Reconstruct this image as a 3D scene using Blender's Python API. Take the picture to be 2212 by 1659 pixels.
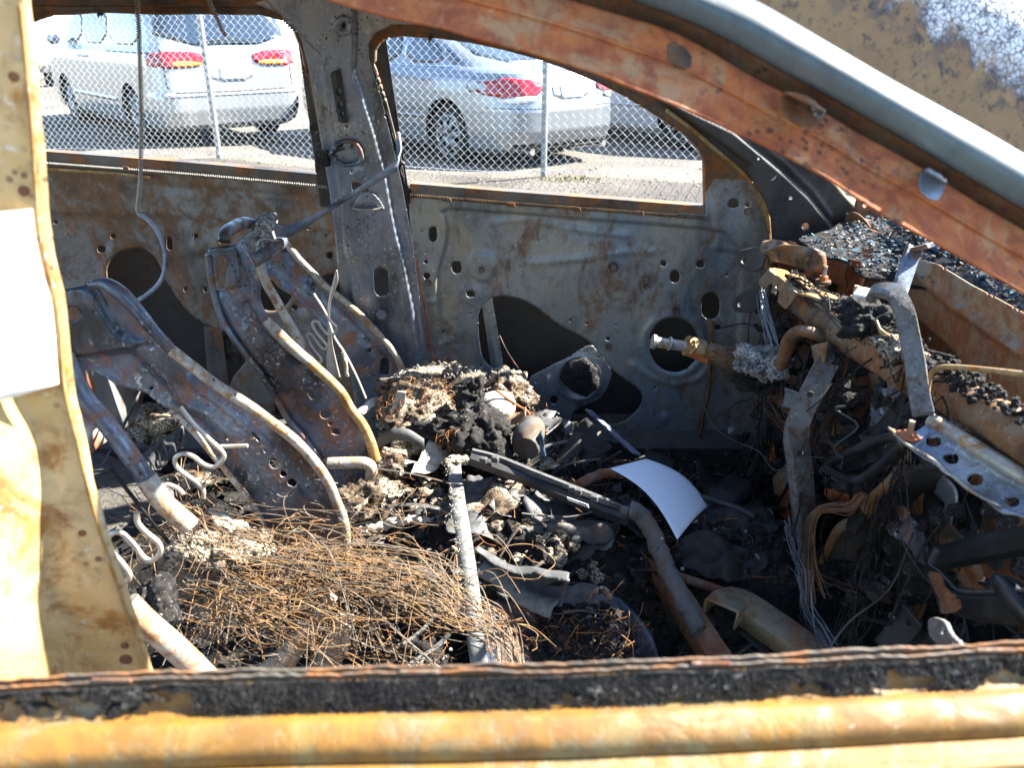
import bpy, bmesh, math, random
import numpy as np
from mathutils import Vector, Matrix, noise as mnoise
from math import radians, sin, cos, pi, tan

for o in list(bpy.data.objects): bpy.data.objects.remove(o, do_unlink=True)
random.seed(11); RNG = np.random.default_rng(11)
SC = bpy.context.scene
COL = SC.collection

# ------------------------------------------------------------------ camera
PITCH = radians(24.5); CAMZ = 1.42; FPX = 1700.0; CX, CY = 1106.0, 829.5
cam_d = bpy.data.cameras.new('camera'); cam = bpy.data.objects.new('camera', cam_d); COL.objects.link(cam)
cam.location = (0, 0, CAMZ); cam.rotation_euler = (pi/2 - PITCH, 0, 0)
cam_d.sensor_width = 36.0; cam_d.lens = 36.0*FPX/2212.0
cam_d.clip_start = 0.02; cam_d.clip_end = 2000.0
cam_d.dof.use_dof = True; cam_d.dof.focus_distance = 2.0; cam_d.dof.aperture_fstop = 7.0
SC.camera = cam

# ------------------------------------------------------------------ sky and sun
SUN_AZ, SUN_EL = radians(17.0), radians(40.0)          # azimuth from +X towards +Y
SDIR = Vector((cos(SUN_AZ)*cos(SUN_EL), sin(SUN_AZ)*cos(SUN_EL), sin(SUN_EL)))
world = bpy.data.worlds.new('World'); SC.world = world; world.use_nodes = True
wn = world.node_tree; bg = wn.nodes['Background']
sky = wn.nodes.new('ShaderNodeTexSky'); sky.sky_type = 'NISHITA'; sky.sun_disc = False
sky.sun_elevation = SUN_EL; sky.sun_rotation = pi/2 - SUN_AZ
sky.air_density = 1.0; sky.dust_density = .4; sky.ozone_density = 4.0
wn.links.new(sky.outputs[0], bg.inputs[0]); bg.inputs[1].default_value = 0.085
sun_d = bpy.data.lights.new('sun', 'SUN'); sun_d.energy = 5.0; sun_d.angle = radians(0.53); sun_d.color = (1.0, 0.96, 0.89)
sun = bpy.data.objects.new('sun', sun_d); COL.objects.link(sun)
sun.rotation_euler = SDIR.to_track_quat('Z', 'Y').to_euler(); sun.location = (6, 1, 8)
SC.view_settings.view_transform = 'Standard'; SC.view_settings.look = 'None'
SC.view_settings.gamma = 1.0; SC.view_settings.exposure = 3.0
SC.render.engine = 'CYCLES'
SC.cycles.max_bounces = 8; SC.cycles.diffuse_bounces = 4; SC.cycles.glossy_bounces = 3

# ------------------------------------------------------------------ rays of the picture, planes of the place
CP, SP = cos(PITCH), sin(PITCH)
def rays(x, y):
    x = np.asarray(x, float); y = np.asarray(y, float)
    xr = (x-CX)/FPX; yd = (y-CY)/FPX
    return np.stack([xr, CP - yd*SP, -SP - yd*CP], -1)
CAM = np.array([0, 0, CAMZ])
def on_plane(n, d):
    n = np.array(n, float)
    def f(x, y):
        r = rays(x, y); t = (d - n@CAM)/(r@n)
        return CAM + r*t[..., None]
    return f
def plY(Y): return on_plane((0, 1, 0), Y)
def plX(X): return on_plane((1, 0, 0), X)
def plZ(Z): return on_plane((0, 0, 1), Z)
def aY(x, y, Y): return plY(Y)(x, y)
def aX(x, y, X): return plX(X)(x, y)
def aZ(x, y, Z): return plZ(Z)(x, y)
def ptsY(l, Y): return [aY(p[0], p[1], p[2] if len(p) > 2 else Y) for p in l]
def ptsX(l, X): return [aX(p[0], p[1], p[2] if len(p) > 2 else X) for p in l]
# picture regions studied enlarged -> full picture
def reg(ox, oy, w):
    f = w/2212.0*0.8587
    def g(*a):
        if len(a) == 2 and not hasattr(a[0], '__len__'): return (ox*.8587+a[0]*f, oy*.8587+a[1]*f)
        return [(ox*.8587+p[0]*f, oy*.8587+p[1]*f)+tuple(p[2:]) for p in a[0]]
    g.f = f
    return g
C1 = reg(0, 0, 900); C2 = reg(850, 0, 900); C3 = reg(1676, 0, 900); C4 = reg(0, 600, 900); C5 = reg(850, 600, 900)
C6 = reg(1676, 600, 900); C7 = reg(0, 1257, 900); C8 = reg(850, 1257, 900); C9 = reg(1676, 1257, 900)
B1 = reg(700, 380, 600); B2 = reg(1200, 500, 700); B3 = reg(1850, 600, 500); B4 = reg(480, 500, 600)
B5 = reg(850, 930, 600); B6 = reg(150, 900, 700); B7 = reg(1300, 1150, 600); B8 = reg(1900, 1150, 676)
def ell(g, cx, cy, rx, ry=None, n=18):
    ry = rx if ry is None else ry
    return g([(cx+rx*cos(2*pi*i/n), cy+ry*sin(2*pi*i/n)) for i in range(n)])
def slot(g, cx, cy, rx, ry, tilt=0, n=8):
    out = []
    for i in range(n+1):
        a = pi + pi*i/n; out.append((cx+rx*cos(a)-tilt, cy-(ry-rx)+rx*sin(a)))
    for i in range(n+1):
        a = pi*i/n; out.append((cx+rx*cos(a)+tilt, cy+(ry-rx)+rx*sin(a)))
    return g(out)
def rnd(pts, it=2):
    p = np.array(pts, float)
    for _ in range(it):
        q = np.roll(p, -1, 0)
        p = np.stack([p*.75+q*.25, p*.25+q*.75], 1).reshape(-1, p.shape[1])
    return [tuple(a) for a in p]
def cr(pts, n=6, closed=False):
    p = [np.array(a, float) for a in pts]
    if len(p) < 3:
        return [p[0]*(1-i/n)+p[1]*(i/n) for i in range(n+1)]
    out = []; m = len(p)
    for i in range(m if closed else m-1):
        if closed: a, b, c, d = p[i-1], p[i], p[(i+1) % m], p[(i+2) % m]
        else: a, b, c, d = p[max(i-1, 0)], p[i], p[i+1], p[min(i+2, m-1)]
        for k in range(n):
            t = k/n
            out.append(.5*((2*b)+(c-a)*t+(2*a-5*b+4*c-d)*t*t+(3*b-a-3*c+d)*t**3))
    if not closed: out.append(p[-1])
    return out

# ------------------------------------------------------------------ objects
def tag(o, label=None, cat=None, group=None, kind=None):
    if label: o['label'] = label
    if cat: o['category'] = cat
    if group: o['group'] = group
    if kind: o['kind'] = kind
    return o
def empty(name, loc, label=None, cat=None, group=None):
    o = bpy.data.objects.new(name, None); o.empty_display_size = .1; COL.objects.link(o); o.location = loc
    return tag(o, label, cat, group)
INV = {}
def link(name, me, m, parent=None, smooth=True, kind=None):
    if m is not None: me.materials.append(m)
    if smooth:
        me.polygons.foreach_set('use_smooth', [True]*len(me.polygons))
    o = bpy.data.objects.new(name, me); COL.objects.link(o)
    if parent is not None:
        o.parent = parent
        M = Matrix.Identity(4); q = parent
        loc = Vector((0, 0, 0))
        while q is not None:
            if q.type == 'EMPTY': loc = q.location
            q = q.parent
        if parent.type == 'EMPTY': o.matrix_parent_inverse = Matrix.Translation(-loc)
    if kind: o['kind'] = kind
    return o
def obj(name, V, Fc, m, parent=None, smooth=False, kind=None, auto=None):
    me = bpy.data.meshes.new(name)
    me.from_pydata([tuple(map(float, v)) for v in V], [], [tuple(map(int, f)) for f in Fc]); me.update()
    o = link(name, me, m, parent, smooth, kind)
    if auto is not None: sharp(me, auto)
    return o
def sharp(me, ang=40):
    bm = bmesh.new(); bm.from_mesh(me)
    for e in bm.edges:
        if len(e.link_faces) == 2 and e.calc_face_angle(0) > radians(ang): e.smooth = False
    bm.to_mesh(me); bm.free()
def solid(o, t, off=-1):
    md = o.modifiers.new('thickness', 'SOLIDIFY'); md.thickness = t; md.offset = off; return o
def bevel(o, w, seg=2):
    md = o.modifiers.new('edge', 'BEVEL'); md.width = w; md.segments = seg; md.limit_method = 'ANGLE'; md.angle_limit = radians(35); return o

# distances to polygons in 2D -----------------------------------------------------------
def poly_sd(P, poly):
    """signed distance (<0 inside) and nearest boundary point"""
    A = np.asarray(poly, float)[:, :2]; B = np.roll(A, -1, 0)
    best = np.full(len(P), 1e18); near = np.zeros((len(P), 2)); inside = np.zeros(len(P), bool)
    for a, b in zip(A, B):
        d = b-a; L = d@d
        if L < 1e-12: continue
        t = np.clip(((P-a)@d)/L, 0, 1); q = a+t[:, None]*d
        dd = ((P-q)**2).sum(1); m = dd < best
        best[m] = dd[m]; near[m] = q[m]
        c = ((a[1] > P[:, 1]) != (b[1] > P[:, 1]))
        if c.any():
            xi = (b[0]-a[0])*(P[:, 1]-a[1])/((b[1]-a[1]) if b[1] != a[1] else 1e-9)+a[0]
            inside ^= c & (P[:, 0] < xi)
    d = np.sqrt(best); d[inside] *= -1
    return d, near
def line_d(P, pts):
    best = np.full(len(P), 1e18)
    A = np.asarray(pts, float)[:, :2]
    for a, b in zip(A[:-1], A[1:]):
        d = b-a; L = max(d@d, 1e-12); t = np.clip(((P-a)@d)/L, 0, 1); q = a+t[:, None]*d
        best = np.minimum(best, ((P-q)**2).sum(1))
    return np.sqrt(best)
def sstep(x): x = np.clip(x, 0, 1); return x*x*(3-2*x)
def R_step(poly, h, w):   # raise (h>0 = towards the viewer) inside a polygon
    return lambda P: h*sstep(.5-poly_sd(P, poly)[0]/w)
def R_ridge(pts, w, h):
    return lambda P: h*np.exp(-(line_d(P, pts)/w)**2)
def R_ring(c, r, w, h):
    return lambda P: h*np.exp(-((np.hypot(P[:, 0]-c[0], P[:, 1]-c[1])-r)/w)**2)
def R_boss(c, r, h):
    return lambda P: h*sstep(1.4-np.hypot(P[:, 0]-c[0], P[:, 1]-c[1])/r)
def R_wave(s, h, seed=0):
    r = np.random.default_rng(seed); K = r.normal(size=(7, 2))/s; ph = r.uniform(0, 6.3, 7)
    return lambda P: h*sum(np.sin(P@k+p) for k, p in zip(K, ph))/3
def sheet(name, outline, holes=(), surf=None, step=6, relief=(), m=None, parent=None, thick=.0016, toward=None, smooth=True, kind=None):
    O = np.asarray(outline, float)[:, :2]
    x0, y0 = O.min(0)-step; x1, y1 = O.max(0)+step
    gx = np.arange(x0, x1+step, step); gy = np.arange(y0, y1+step, step)
    X, Y = np.meshgrid(gx, gy); P = np.stack([X.ravel(), Y.ravel()], 1)
    sd, near = poly_sd(P, O)
    for h in holes:
        hh = np.asarray(h, float)[:, :2]
        lo = hh.min(0)-2*step; hi = hh.max(0)+2*step
        m_ = ((P > lo) & (P < hi)).all(1)
        if not m_.any(): continue
        d, n2 = poly_sd(P[m_], hh); d = -d
        idx = np.where(m_)[0]; s = d > sd[idx]
        sd[idx[s]] = d[s]; near[idx[s]] = n2[s]
    snap = np.abs(sd) < .62*step
    P[snap] = near[snap]; keep = (sd < 0) | snap
    nx, ny = len(gx), len(gy); I = np.arange(nx*ny).reshape(ny, nx)
    Q = np.stack([I[:-1, :-1], I[:-1, 1:], I[1:, 1:], I[1:, :-1]], -1).reshape(-1, 4)
    Q = Q[keep[Q].all(1)]
    ok = ~snap[Q].all(1)
    for i in np.where(~ok)[0]:
        c = P[Q[i]].mean(0)[None]
        inn = poly_sd(c, O)[0][0] < 0
        if inn:
            for h in holes:
                if poly_sd(c, h)[0][0] < 0: inn = False; break
        ok[i] = inn
    Q = Q[ok]
    used = np.unique(Q); mp = np.full(nx*ny, -1); mp[used] = np.arange(len(used))
    PP = P[used]
    V = surf(PP[:, 0], PP[:, 1])
    if relief:
        if toward is None:
            e = 1e-3*max(step, .01)
            a = surf(PP[:, 0]+step*.5, PP[:, 1])-V; b = surf(PP[:, 0], PP[:, 1]+step*.5)-V
            nn = np.cross(a, b); nn /= np.linalg.norm(nn, axis=1)[:, None]+1e-12
            v2 = CAM-V; s = np.sign((nn*v2).sum(1)); nn *= s[:, None]
        else: nn = np.array(toward, float)
        h = sum(f(PP) for f in relief); V = V+nn*h[:, None]
    me = bpy.data.meshes.new(name); F_ = mp[Q]
    # face the viewer
    if len(F_):
        f0 = F_[len(F_)//2]; nrm = np.cross(V[f0[1]]-V[f0[0]], V[f0[3]]-V[f0[0]])
        ref = (CAM-V[f0[0]]) if toward is None else np.array(toward, float)
        if nrm@ref < 0: F_ = F_[:, ::-1]
    me.from_pydata(V.tolist(), [], F_.tolist()); me.update()
    o = link(name, me, m, parent, smooth, kind)
    if thick: solid(o, thick)
    return o

# tubes ------------------------------------------------------------------------------------
def tube_arrays(pts, r, sides=8, closed=False, caps=True, flat=1.0, updir=None):
    p = np.array(pts, float); n = len(p)
    rr = np.full(n, r) if np.isscalar(r) else np.interp(np.linspace(0, 1, n), np.linspace(0, 1, len(r)), r)
    T = np.gradient(p, axis=0) if not closed else (np.roll(p, -1, 0)-np.roll(p, 1, 0))
    T /= np.linalg.norm(T, axis=1)[:, None]+1e-12
    u = np.array([0, 0, 1.]) if updir is None else np.array(updir, float)
    if abs(T[0]@u) > .95 and updir is None: u = np.array([1., 0, 0])
    N = np.zeros_like(p); cur = u-T[0]*(u@T[0]); cur /= np.linalg.norm(cur)
    for i in range(n):
        if updir is not None: cur = u
        cur = cur-T[i]*(cur@T[i]); cur /= np.linalg.norm(cur)+1e-12; N[i] = cur
    Bn = np.cross(T, N)
    a = np.arange(sides)*2*pi/sides
    V = p[:, None]+rr[:, None, None]*(np.cos(a)[None, :, None]*Bn[:, None]+flat*np.sin(a)[None, :, None]*N[:, None])
    V = V.reshape(-1, 3); Fc = []
    for i in range(n if closed else n-1):
        j = (i+1) % n
        for k in range(sides):
            k2 = (k+1) % sides
            Fc.append((i*sides+k, i*sides+k2, j*sides+k2, j*sides+k))
    if caps and not closed:
        Fc.append(tuple(range(sides))[::-1]); Fc.append(tuple((n-1)*sides+k for k in range(sides)))
    return V, Fc
def tube(name, pts, r, m, parent=None, sides=10, sm=6, closed=False, flat=1.0, kind=None, updir=None, wob=0):
    q = cr(pts, sm, closed) if sm > 1 else pts
    if wob:
        q = [a+RNG.normal(0, wob, 3) for a in q]
    V, Fc = tube_arrays(q, r, sides, closed, True, flat, updir)
    o = obj(name, V, Fc, m, parent, True, kind); sharp(o.data, 60); return o
class Acc:
    def __init__(s): s.V = []; s.F = []; s.n = 0
    def add(s, V, Fc):
        s.V.append(np.asarray(V, float)); s.F += [tuple(i+s.n for i in f) for f in Fc]; s.n += len(V)
    def tube(s, pts, r, sides=3, sm=5, closed=False):
        s.add(*tube_arrays(cr(pts, sm, closed) if sm > 1 else pts, r, sides, closed, False))
    def build(s, name, m, parent=None, smooth=True, kind=None):
        return obj(name, np.concatenate(s.V), s.F, m, parent, smooth, kind)
def sweep(name, path, prof, m, parent=None, up=(0, 0, 1), sm=6, smooth=True, caps=True, thick=0, ang=35):
    """profile (a,b): a along side = T x up, b along up"""
    q = np.array(cr(path, sm) if sm > 1 else path, float); n = len(q); T = np.gradient(q, axis=0); T /= np.linalg.norm(T, axis=1)[:, None]
    u = np.array(up, float); side = np.cross(T, u); side /= np.linalg.norm(side, axis=1)[:, None]; U = np.cross(side, T)
    pr = np.array(prof, float); k = len(pr)
    V = (q[:, None]+pr[None, :, :1]*side[:, None]+pr[None, :, 1:2]*U[:, None]).reshape(-1, 3)
    closed = np.allclose(pr[0], pr[-1]) ; kk = k-1
    Fc = [(i*k+j, i*k+j+1, (i+1)*k+j+1, (i+1)*k+j) for i in range(n-1) for j in range(kk)]
    if closed and caps:
        Fc.append(tuple(range(kk))); Fc.append(tuple((n-1)*k+j for j in range(kk))[::-1])
    o = obj(name, V, Fc, m, parent, smooth); sharp(o.data, ang)
    if thick: solid(o, thick, 0)
    return o
def box(name, c, size, m, parent=None, rot=None, bev=.003, taper=None):
    sx, sy, sz = [s/2 for s in size]
    V = np.array([(x, y, z) for z in (-sz, sz) for y in (-sy, sy) for x in (-sx, sx)])
    if taper: V[4:, :2] *= taper
    if rot is not None: V = V@np.array(rot).T
    V = V+np.array(c)
    o = obj(name, V, [(0, 2, 3, 1), (4, 5, 7, 6), (0, 1, 5, 4), (2, 6, 7, 3), (0, 4, 6, 2), (1, 3, 7, 5)], m, parent)
    if bev: bevel(o, bev)
    return o
def frame3(x, up=(0, 0, 1)):
    x = np.array(x, float); x /= np.linalg.norm(x); u = np.array(up, float); y = np.cross(u, x); y /= np.linalg.norm(y)
    return np.stack([x, y, np.cross(x, y)], 1)
def bar(name, p0, p1, w, h, m, parent=None, up=(0, 0, 1), bev=.002):
    p0 = np.array(p0, float); p1 = np.array(p1, float)
    return box(name, (p0+p1)/2, (np.linalg.norm(p1-p0), w, h), m, parent, frame3(p1-p0, up), bev)
def cyl(name, p0, p1, r, m, parent=None, sides=16, r1=None):
    V, Fc = tube_arrays([np.array(p0, float), np.array(p1, float)], [r, r if r1 is None else r1], sides)
    o = obj(name, V, Fc, m, parent, True); sharp(o.data, 40); return o
def fbm(p, s, oct=4, rough=.5):
    v = 0; a = 1; f = s
    for _ in range(oct):
        v += a*mnoise.noise(Vector(p)*f); a *= rough; f *= 2.03
    return v
def blob(name, c, rad, m, parent=None, amp=.25, s=8, sub=4, seed=0, flat=None, kind=None, rough=.55):
    bm = bmesh.new(); bmesh.ops.create_icosphere(bm, subdivisions=sub, radius=1)
    c = Vector(c); sv = Vector((seed*3.7, seed*1.3, seed*7.1))
    for v in bm.verts:
        d = v.co.normalized()
        q = Vector((d.x*rad[0], d.y*rad[1], d.z*rad[2]))
        h = 1+amp*fbm(q+sv, s, 5, rough)
        v.co = c+q*h
        if flat is not None and v.co.z < flat: v.co.z = flat
    me = bpy.data.meshes.new(name); bm.to_mesh(me); bm.free()
    return link(name, me, m, parent, True, kind)
def ribbon(name, pts, wvec, m, parent=None, sm=8, thick=.0015, smooth=True):
    """strip along pts; wvec: one half-width vector or one per point"""
    p = np.array(cr(pts, sm)); w = np.array(wvec, float)
    if w.ndim == 1: W = np.tile(w, (len(p), 1))
    else: W = np.array(cr(w, sm))
    n = len(p); V = np.concatenate([p-W, p, p+W]); Fc = []
    for i in range(n-1):
        Fc += [(i, i+1, n+i+1, n+i), (n+i, n+i+1, 2*n+i+1, 2*n+i)]
    o = obj(name, V, Fc, m, parent, smooth)
    solid(o, thick, 0); sharp(o.data, 30); return o

# ------------------------------------------------------------------ materials
def lin(h):
    h = h.lstrip('#'); c = [int(h[i:i+2], 16)/255 for i in (0, 2, 4)]
    return tuple(((v/12.92) if v <= .04045 else ((v+.055)/1.055)**2.4) for v in c)+(1.,)
class NT:
    def __init__(s, name):
        s.m = bpy.data.materials.new(name); s.m.use_nodes = True; s.nt = s.m.node_tree
        s.b = s.nt.nodes['Principled BSDF']; s.tc = s.nt.nodes.new('ShaderNodeTexCoord')
        s.co = s.tc.outputs['Object']
    def n(s, t, **kw):
        x = s.nt.nodes.new(t)
        for k, v in kw.items(): setattr(x, k, v)
        return x
    def l(s, a, b): s.nt.links.new(a, b)
    def mapped(s, sc, loc=(0, 0, 0)):
        mp = s.n('ShaderNodeMapping'); mp.inputs['Scale'].default_value = sc; mp.inputs['Location'].default_value = loc
        s.l(s.co, mp.inputs[0]); return mp.outputs[0]
    def noise(s, sc, det=6, rough=.6, dist=0, co=None, loc=None):
        x = s.n('ShaderNodeTexNoise'); x.inputs['Scale'].default_value = sc; x.inputs['Detail'].default_value = det
        x.inputs['Roughness'].default_value = rough; x.inputs['Distortion'].default_value = dist
        if loc is not None: co = s.mapped((1, 1, 1), loc)
        s.l(co if co is not None else s.co, x.inputs['Vector']); return x.outputs[0]
    def vor(s, sc, feature='F1', co=None):
        x = s.n('ShaderNodeTexVoronoi', feature=feature); x.inputs['Scale'].default_value = sc
        s.l(co if co is not None else s.co, x.inputs['Vector']); return x.outputs['Distance']
    def step(s, v, lo, hi, a=0., b=1.):
        x = s.n('ShaderNodeMapRange', interpolation_type='SMOOTHSTEP'); x.inputs[1].default_value = lo; x.inputs[2].default_value = hi
        x.inputs[3].default_value = a; x.inputs[4].default_value = b
        s.l(v, x.inputs[0]); return x.outputs[0]
    def mul(s, a, b):
        x = s.n('ShaderNodeMath', operation='MULTIPLY'); s.l(a, x.inputs[0])
        if isinstance(b, (int, float)): x.inputs[1].default_value = b
        else: s.l(b, x.inputs[1])
        return x.outputs[0]
    def add(s, a, b):
        x = s.n('ShaderNodeMath', operation='ADD'); s.l(a, x.inputs[0])
        if isinstance(b, (int, float)): x.inputs[1].default_value = b
        else: s.l(b, x.inputs[1])
        return x.outputs[0]
    def mix(s, f, a, b):
        x = s.n('ShaderNodeMix', data_type='RGBA')
        if isinstance(f, (int, float)): x.inputs[0].default_value = f
        else: s.l(f, x.inputs[0])
        for v, i in ((a, 6), (b, 7)):
            if isinstance(v, tuple): x.inputs[i].default_value = v
            else: s.l(v, x.inputs[i])
        return x.outputs[2]
    def bump(s, h, strength=.3, dist=.002):
        x = s.n('ShaderNodeBump'); x.inputs['Strength'].default_value = strength; x.inputs['Distance'].default_value = dist
        s.l(h, x.inputs['Height']); s.l(x.outputs[0], s.b.inputs['Normal']); return x
    def fin(s, col, rough=.6, metal=0., spec=.5):
        if isinstance(col, tuple): s.b.inputs['Base Color'].default_value = col
        else: s.l(col, s.b.inputs['Base Color'])
        if isinstance(rough, (int, float)): s.b.inputs['Roughness'].default_value = rough
        else: s.l(rough, s.b.inputs['Roughness'])
        if isinstance(metal, (int, float)): s.b.inputs['Metallic'].default_value = metal
        else: s.l(metal, s.b.inputs['Metallic'])
        s.b.inputs['Specular IOR Level'].default_value = spec
        return s.m
_seed = [0]
def burnt(name, c1, c2, rust, rust_amt=.4, soot=.2, ash=.1, rust2=None, sc=5., rough=.55, bump=.4, metal=.25, streak=.5, spots=.3, grain=1.0):
    """heat-scaled steel: oxide tones, rust, soot, flecks of ash"""
    t = NT(name); _seed[0] += 7; L = (_seed[0]*1.7, _seed[0]*.9, _seed[0]*.3)
    base_co = t.mapped((1, 1, 1-.65*streak), L)
    n1 = t.noise(sc, 8, .65, .6, base_co); n2 = t.noise(sc*1.9, 9, .7, 1.2, base_co, None)
    n3 = t.noise(sc*.8, 8, .62, .3, t.mapped((1, 1, 1-.7*streak), (L[1]+5, L[0], L[2])))
    fine = t.noise(140*grain, 5, .7, 0, base_co); mid = t.noise(38*grain, 7, .7, .5, base_co)
    c = t.mix(t.step(n1, .36, .64), lin(c1), lin(c2))
    c = t.mix(t.mul(t.step(mid, .45, .7), .35), c, lin('#20201e'))
    e = .68-.36*rust_amt
    rc = t.mix(t.step(mid, .35, .65), lin(rust), lin(rust2 or rust))
    rf = t.step(t.add(t.mul(n2, .8), t.mul(mid, .2)), e-.05, e+.07)
    c = t.mix(t.mul(rf, .9), c, rc)
    e = .72-.36*soot
    sf = t.step(n3, e-.09, e+.09)
    c = t.mix(t.mul(sf, .85), c, lin('#15130f'))
    if spots:
        v = t.vor(95*grain, co=t.mapped((1, 1, 1), (L[0]+3, L[1], L[2]))); msk = t.step(t.noise(9, 5, .6, 0, base_co), .5, .62)
        sp = t.mul(t.step(v, .33, .2), msk); c = t.mix(t.mul(sp, spots*2), c, lin('#1c130c'))
    if ash:
        e = .74-.3*ash
        af = t.mul(t.step(fine, e-.06, e+.08), t.step(t.noise(11*grain, 6, .7, .4, base_co), .45, .6))
        c = t.mix(t.mul(af, .8), c, lin('#b9bab4'))
    h = t.add(t.add(t.mul(mid, .8), t.mul(fine, .5)), t.mul(rf, .35))
    t.bump(h, bump, .0016)
    r = t.step(t.add(t.mul(mid, .6), t.mul(rf, .4)), .2, .8, rough-.14, min(rough+.25, .97))
    mt = t.step(rf, 0, 1, metal, 0.)
    return t.fin(c, r, mt, .45)
def plain(name, c, rough=.5, metal=0., var=.12, sc=20, bump=0., spec=.5, dirt=0., dirtcol='#4a4238'):
    t = NT(name); n = t.noise(sc, 6, .65)
    a = lin(c); d = tuple(v*(1-var*2) for v in a[:3])+(1.,)
    col = t.mix(t.step(n, .35, .65), d, a)
    if dirt: col = t.mix(t.mul(t.step(t.noise(sc*.35, 8, .7, .5), .45, .68), dirt), col, lin(dirtcol))
    if bump: t.bump(t.noise(sc*6, 5, .7), bump, .002)
    return t.fin(col, rough, metal, spec)
def char_mat(name, c1='#0e0d0c', c2='#2a2723', c3='#8d8a84', amt=.25, sc=60, rough=.9, bump=1.0):
    t = NT(name); a = t.noise(sc, 8, .7, .4); b = t.noise(sc*3.3, 5, .7); d = t.noise(sc*.25, 6, .6)
    c = t.mix(t.step(a, .38, .62), lin(c1), lin(c2))
    e = .7-.3*amt
    c = t.mix(t.mul(t.step(b, e-.07, e+.09), t.step(d, .4, .62)), c, lin(c3))
    t.bump(t.add(a, t.mul(b, .6)), bump, .006)
    return t.fin(c, rough, 0, .3)

M = {}
M['door'] = burnt('burnt_door_steel', '#737d82', '#8a8472', '#78583a', .38, .28, .32, '#5f452b', 3.6, .5, .22, .25, .55, .10)
M['reardoor'] = burnt('burnt_rear_door_steel', '#645d54', '#74746f', '#74502f', .52, .34, .25, '#5d452f', 3.4, .6, .4, .15, .3, .15)
M['pillar'] = burnt('burnt_pillar_steel', '#6f7987', '#8a8984', '#6a5340', .18, .24, .5, '#4d4038', 6.0, .45, .5, .35, .6, .4)
M['frame'] = burnt('burnt_frame_steel', '#4b4238', '#5c564b', '#6b4527', .5, .42, .12, '#8a5a2c', 5.0, .6, .5, .1, .2, .3)
M['skin'] = burnt('dark_outer_skin', '#4a4a48', '#3d3a34', '#55402c', .35, .5, .1, None, 3.0, .75, .3, .05, .3, .2)
M['seat'] = burnt('burnt_seat_steel', '#4e5763', '#6b7683', '#6b442a', .42, .46, .5, '#7d5130', 8.0, .42, .5, .4, .3, .4)
M['rail'] = burnt('scaled_seat_rail', '#8a867d', '#aaa494', '#9a7038', .46, .12, .5, '#70481f', 16.0, .5, .5, .25, .1, .4)
M['rust'] = burnt('orange_rust', '#91633a', '#a07245', '#a5571f', .66, .05, .2, '#7d371a', 7.0, .62, .5, .08, .2, .35)
M['rustdark'] = burnt('dark_rust', '#5b4634', '#6d5a45', '#7c4c26', .6, .3, .25, '#5a3420', 9.0, .7, .6, .08, .2, .4)
M['yellow'] = burnt('ochre_scale', '#93764a', '#a1875c', '#94651d', .5, .04, .4, '#7c501f', 7.0, .55, .5, .08, .1, .3)
M['silver'] = burnt('heat_blued_trim', '#394143', '#4a5250', '#5b4d3b', .25, .04, .12, None, 3.0, .5, .06, .15, .1, .05)
M['sill'] = burnt('gold_heat_scale', '#785c24', '#6b6248', '#7d540c', .62, .08, .08, '#62400a', 9.0, .45, .6, .1, .0, .1, .8)
M['jambpaint'] = burnt('pale_scaled_pillar', '#a08552', '#b39c70', '#8f621f', .40, .05, .4, '#7a4f20', 6.0, .55, .5, .05, .1, .35)
M['grime'] = burnt('grimy_grey_steel', '#55585a', '#6b6862', '#5f4630', .42, .34, .4, '#4d3826', 16.0, .68, .8, .05, .2, .3)
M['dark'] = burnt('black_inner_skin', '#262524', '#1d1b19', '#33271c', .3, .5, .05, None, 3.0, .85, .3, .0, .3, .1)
M['char'] = char_mat('char')
M['foam'] = char_mat('burnt_foam', '#1d1711', '#6b5843', '#cfc4ad', .62, 70, .95, 1.2)
M['ash'] = char_mat('ash_bed', '#0d0c0b', '#231f1b', '#77746e', .2, 45, .95, 1.2)
M['ashlight'] = char_mat('pale_ash', '#3c3a38', '#77736c', '#c9c6bf', .6, 60, .95, .8)
M['wire'] = plain('rusty_wire', '#80603a', .65, .1, .35, 40)
M['wiregrey'] = plain('bare_grey_wire', '#7d7f82', .55, .4, .25, 60)
M['steelwire'] = plain('bare_spring_wire', '#b4ada0', .45, .5, .15, 50)
M['needle'] = plain('dry_needle', '#8a5b2b', .8, 0, .3, 30)
M['paper'] = plain('white_paper', '#c9ccd2', .75, 0, .01, 3)
M['label'] = plain('white_label', '#e9e6dd', .6, 0, .02, 4)
M['black'] = plain('black_plastic', '#1d1e20', .38, 0, .2, 30, .15, .5, .25, '#5b5750')
M['greyplastic'] = plain('grey_scorched_plastic', '#4a4a49', .65, 0, .25, 60, .6, .5, .5, '#1f1d1a')
M['palebar'] = plain('pale_composite', '#6b6d69', .7, .05, .18, 60, .7, .5, .5, '#33302b')
M['bolt'] = plain('bolt_steel', '#6d6a66', .45, .6, .2, 60)
M['webbing'] = burnt('scorched_webbing', '#5f7089', '#8d9097', '#5b4a3c', .2, .3, .3, None, 20, .6, .3, .1, .1, .1)
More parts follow.
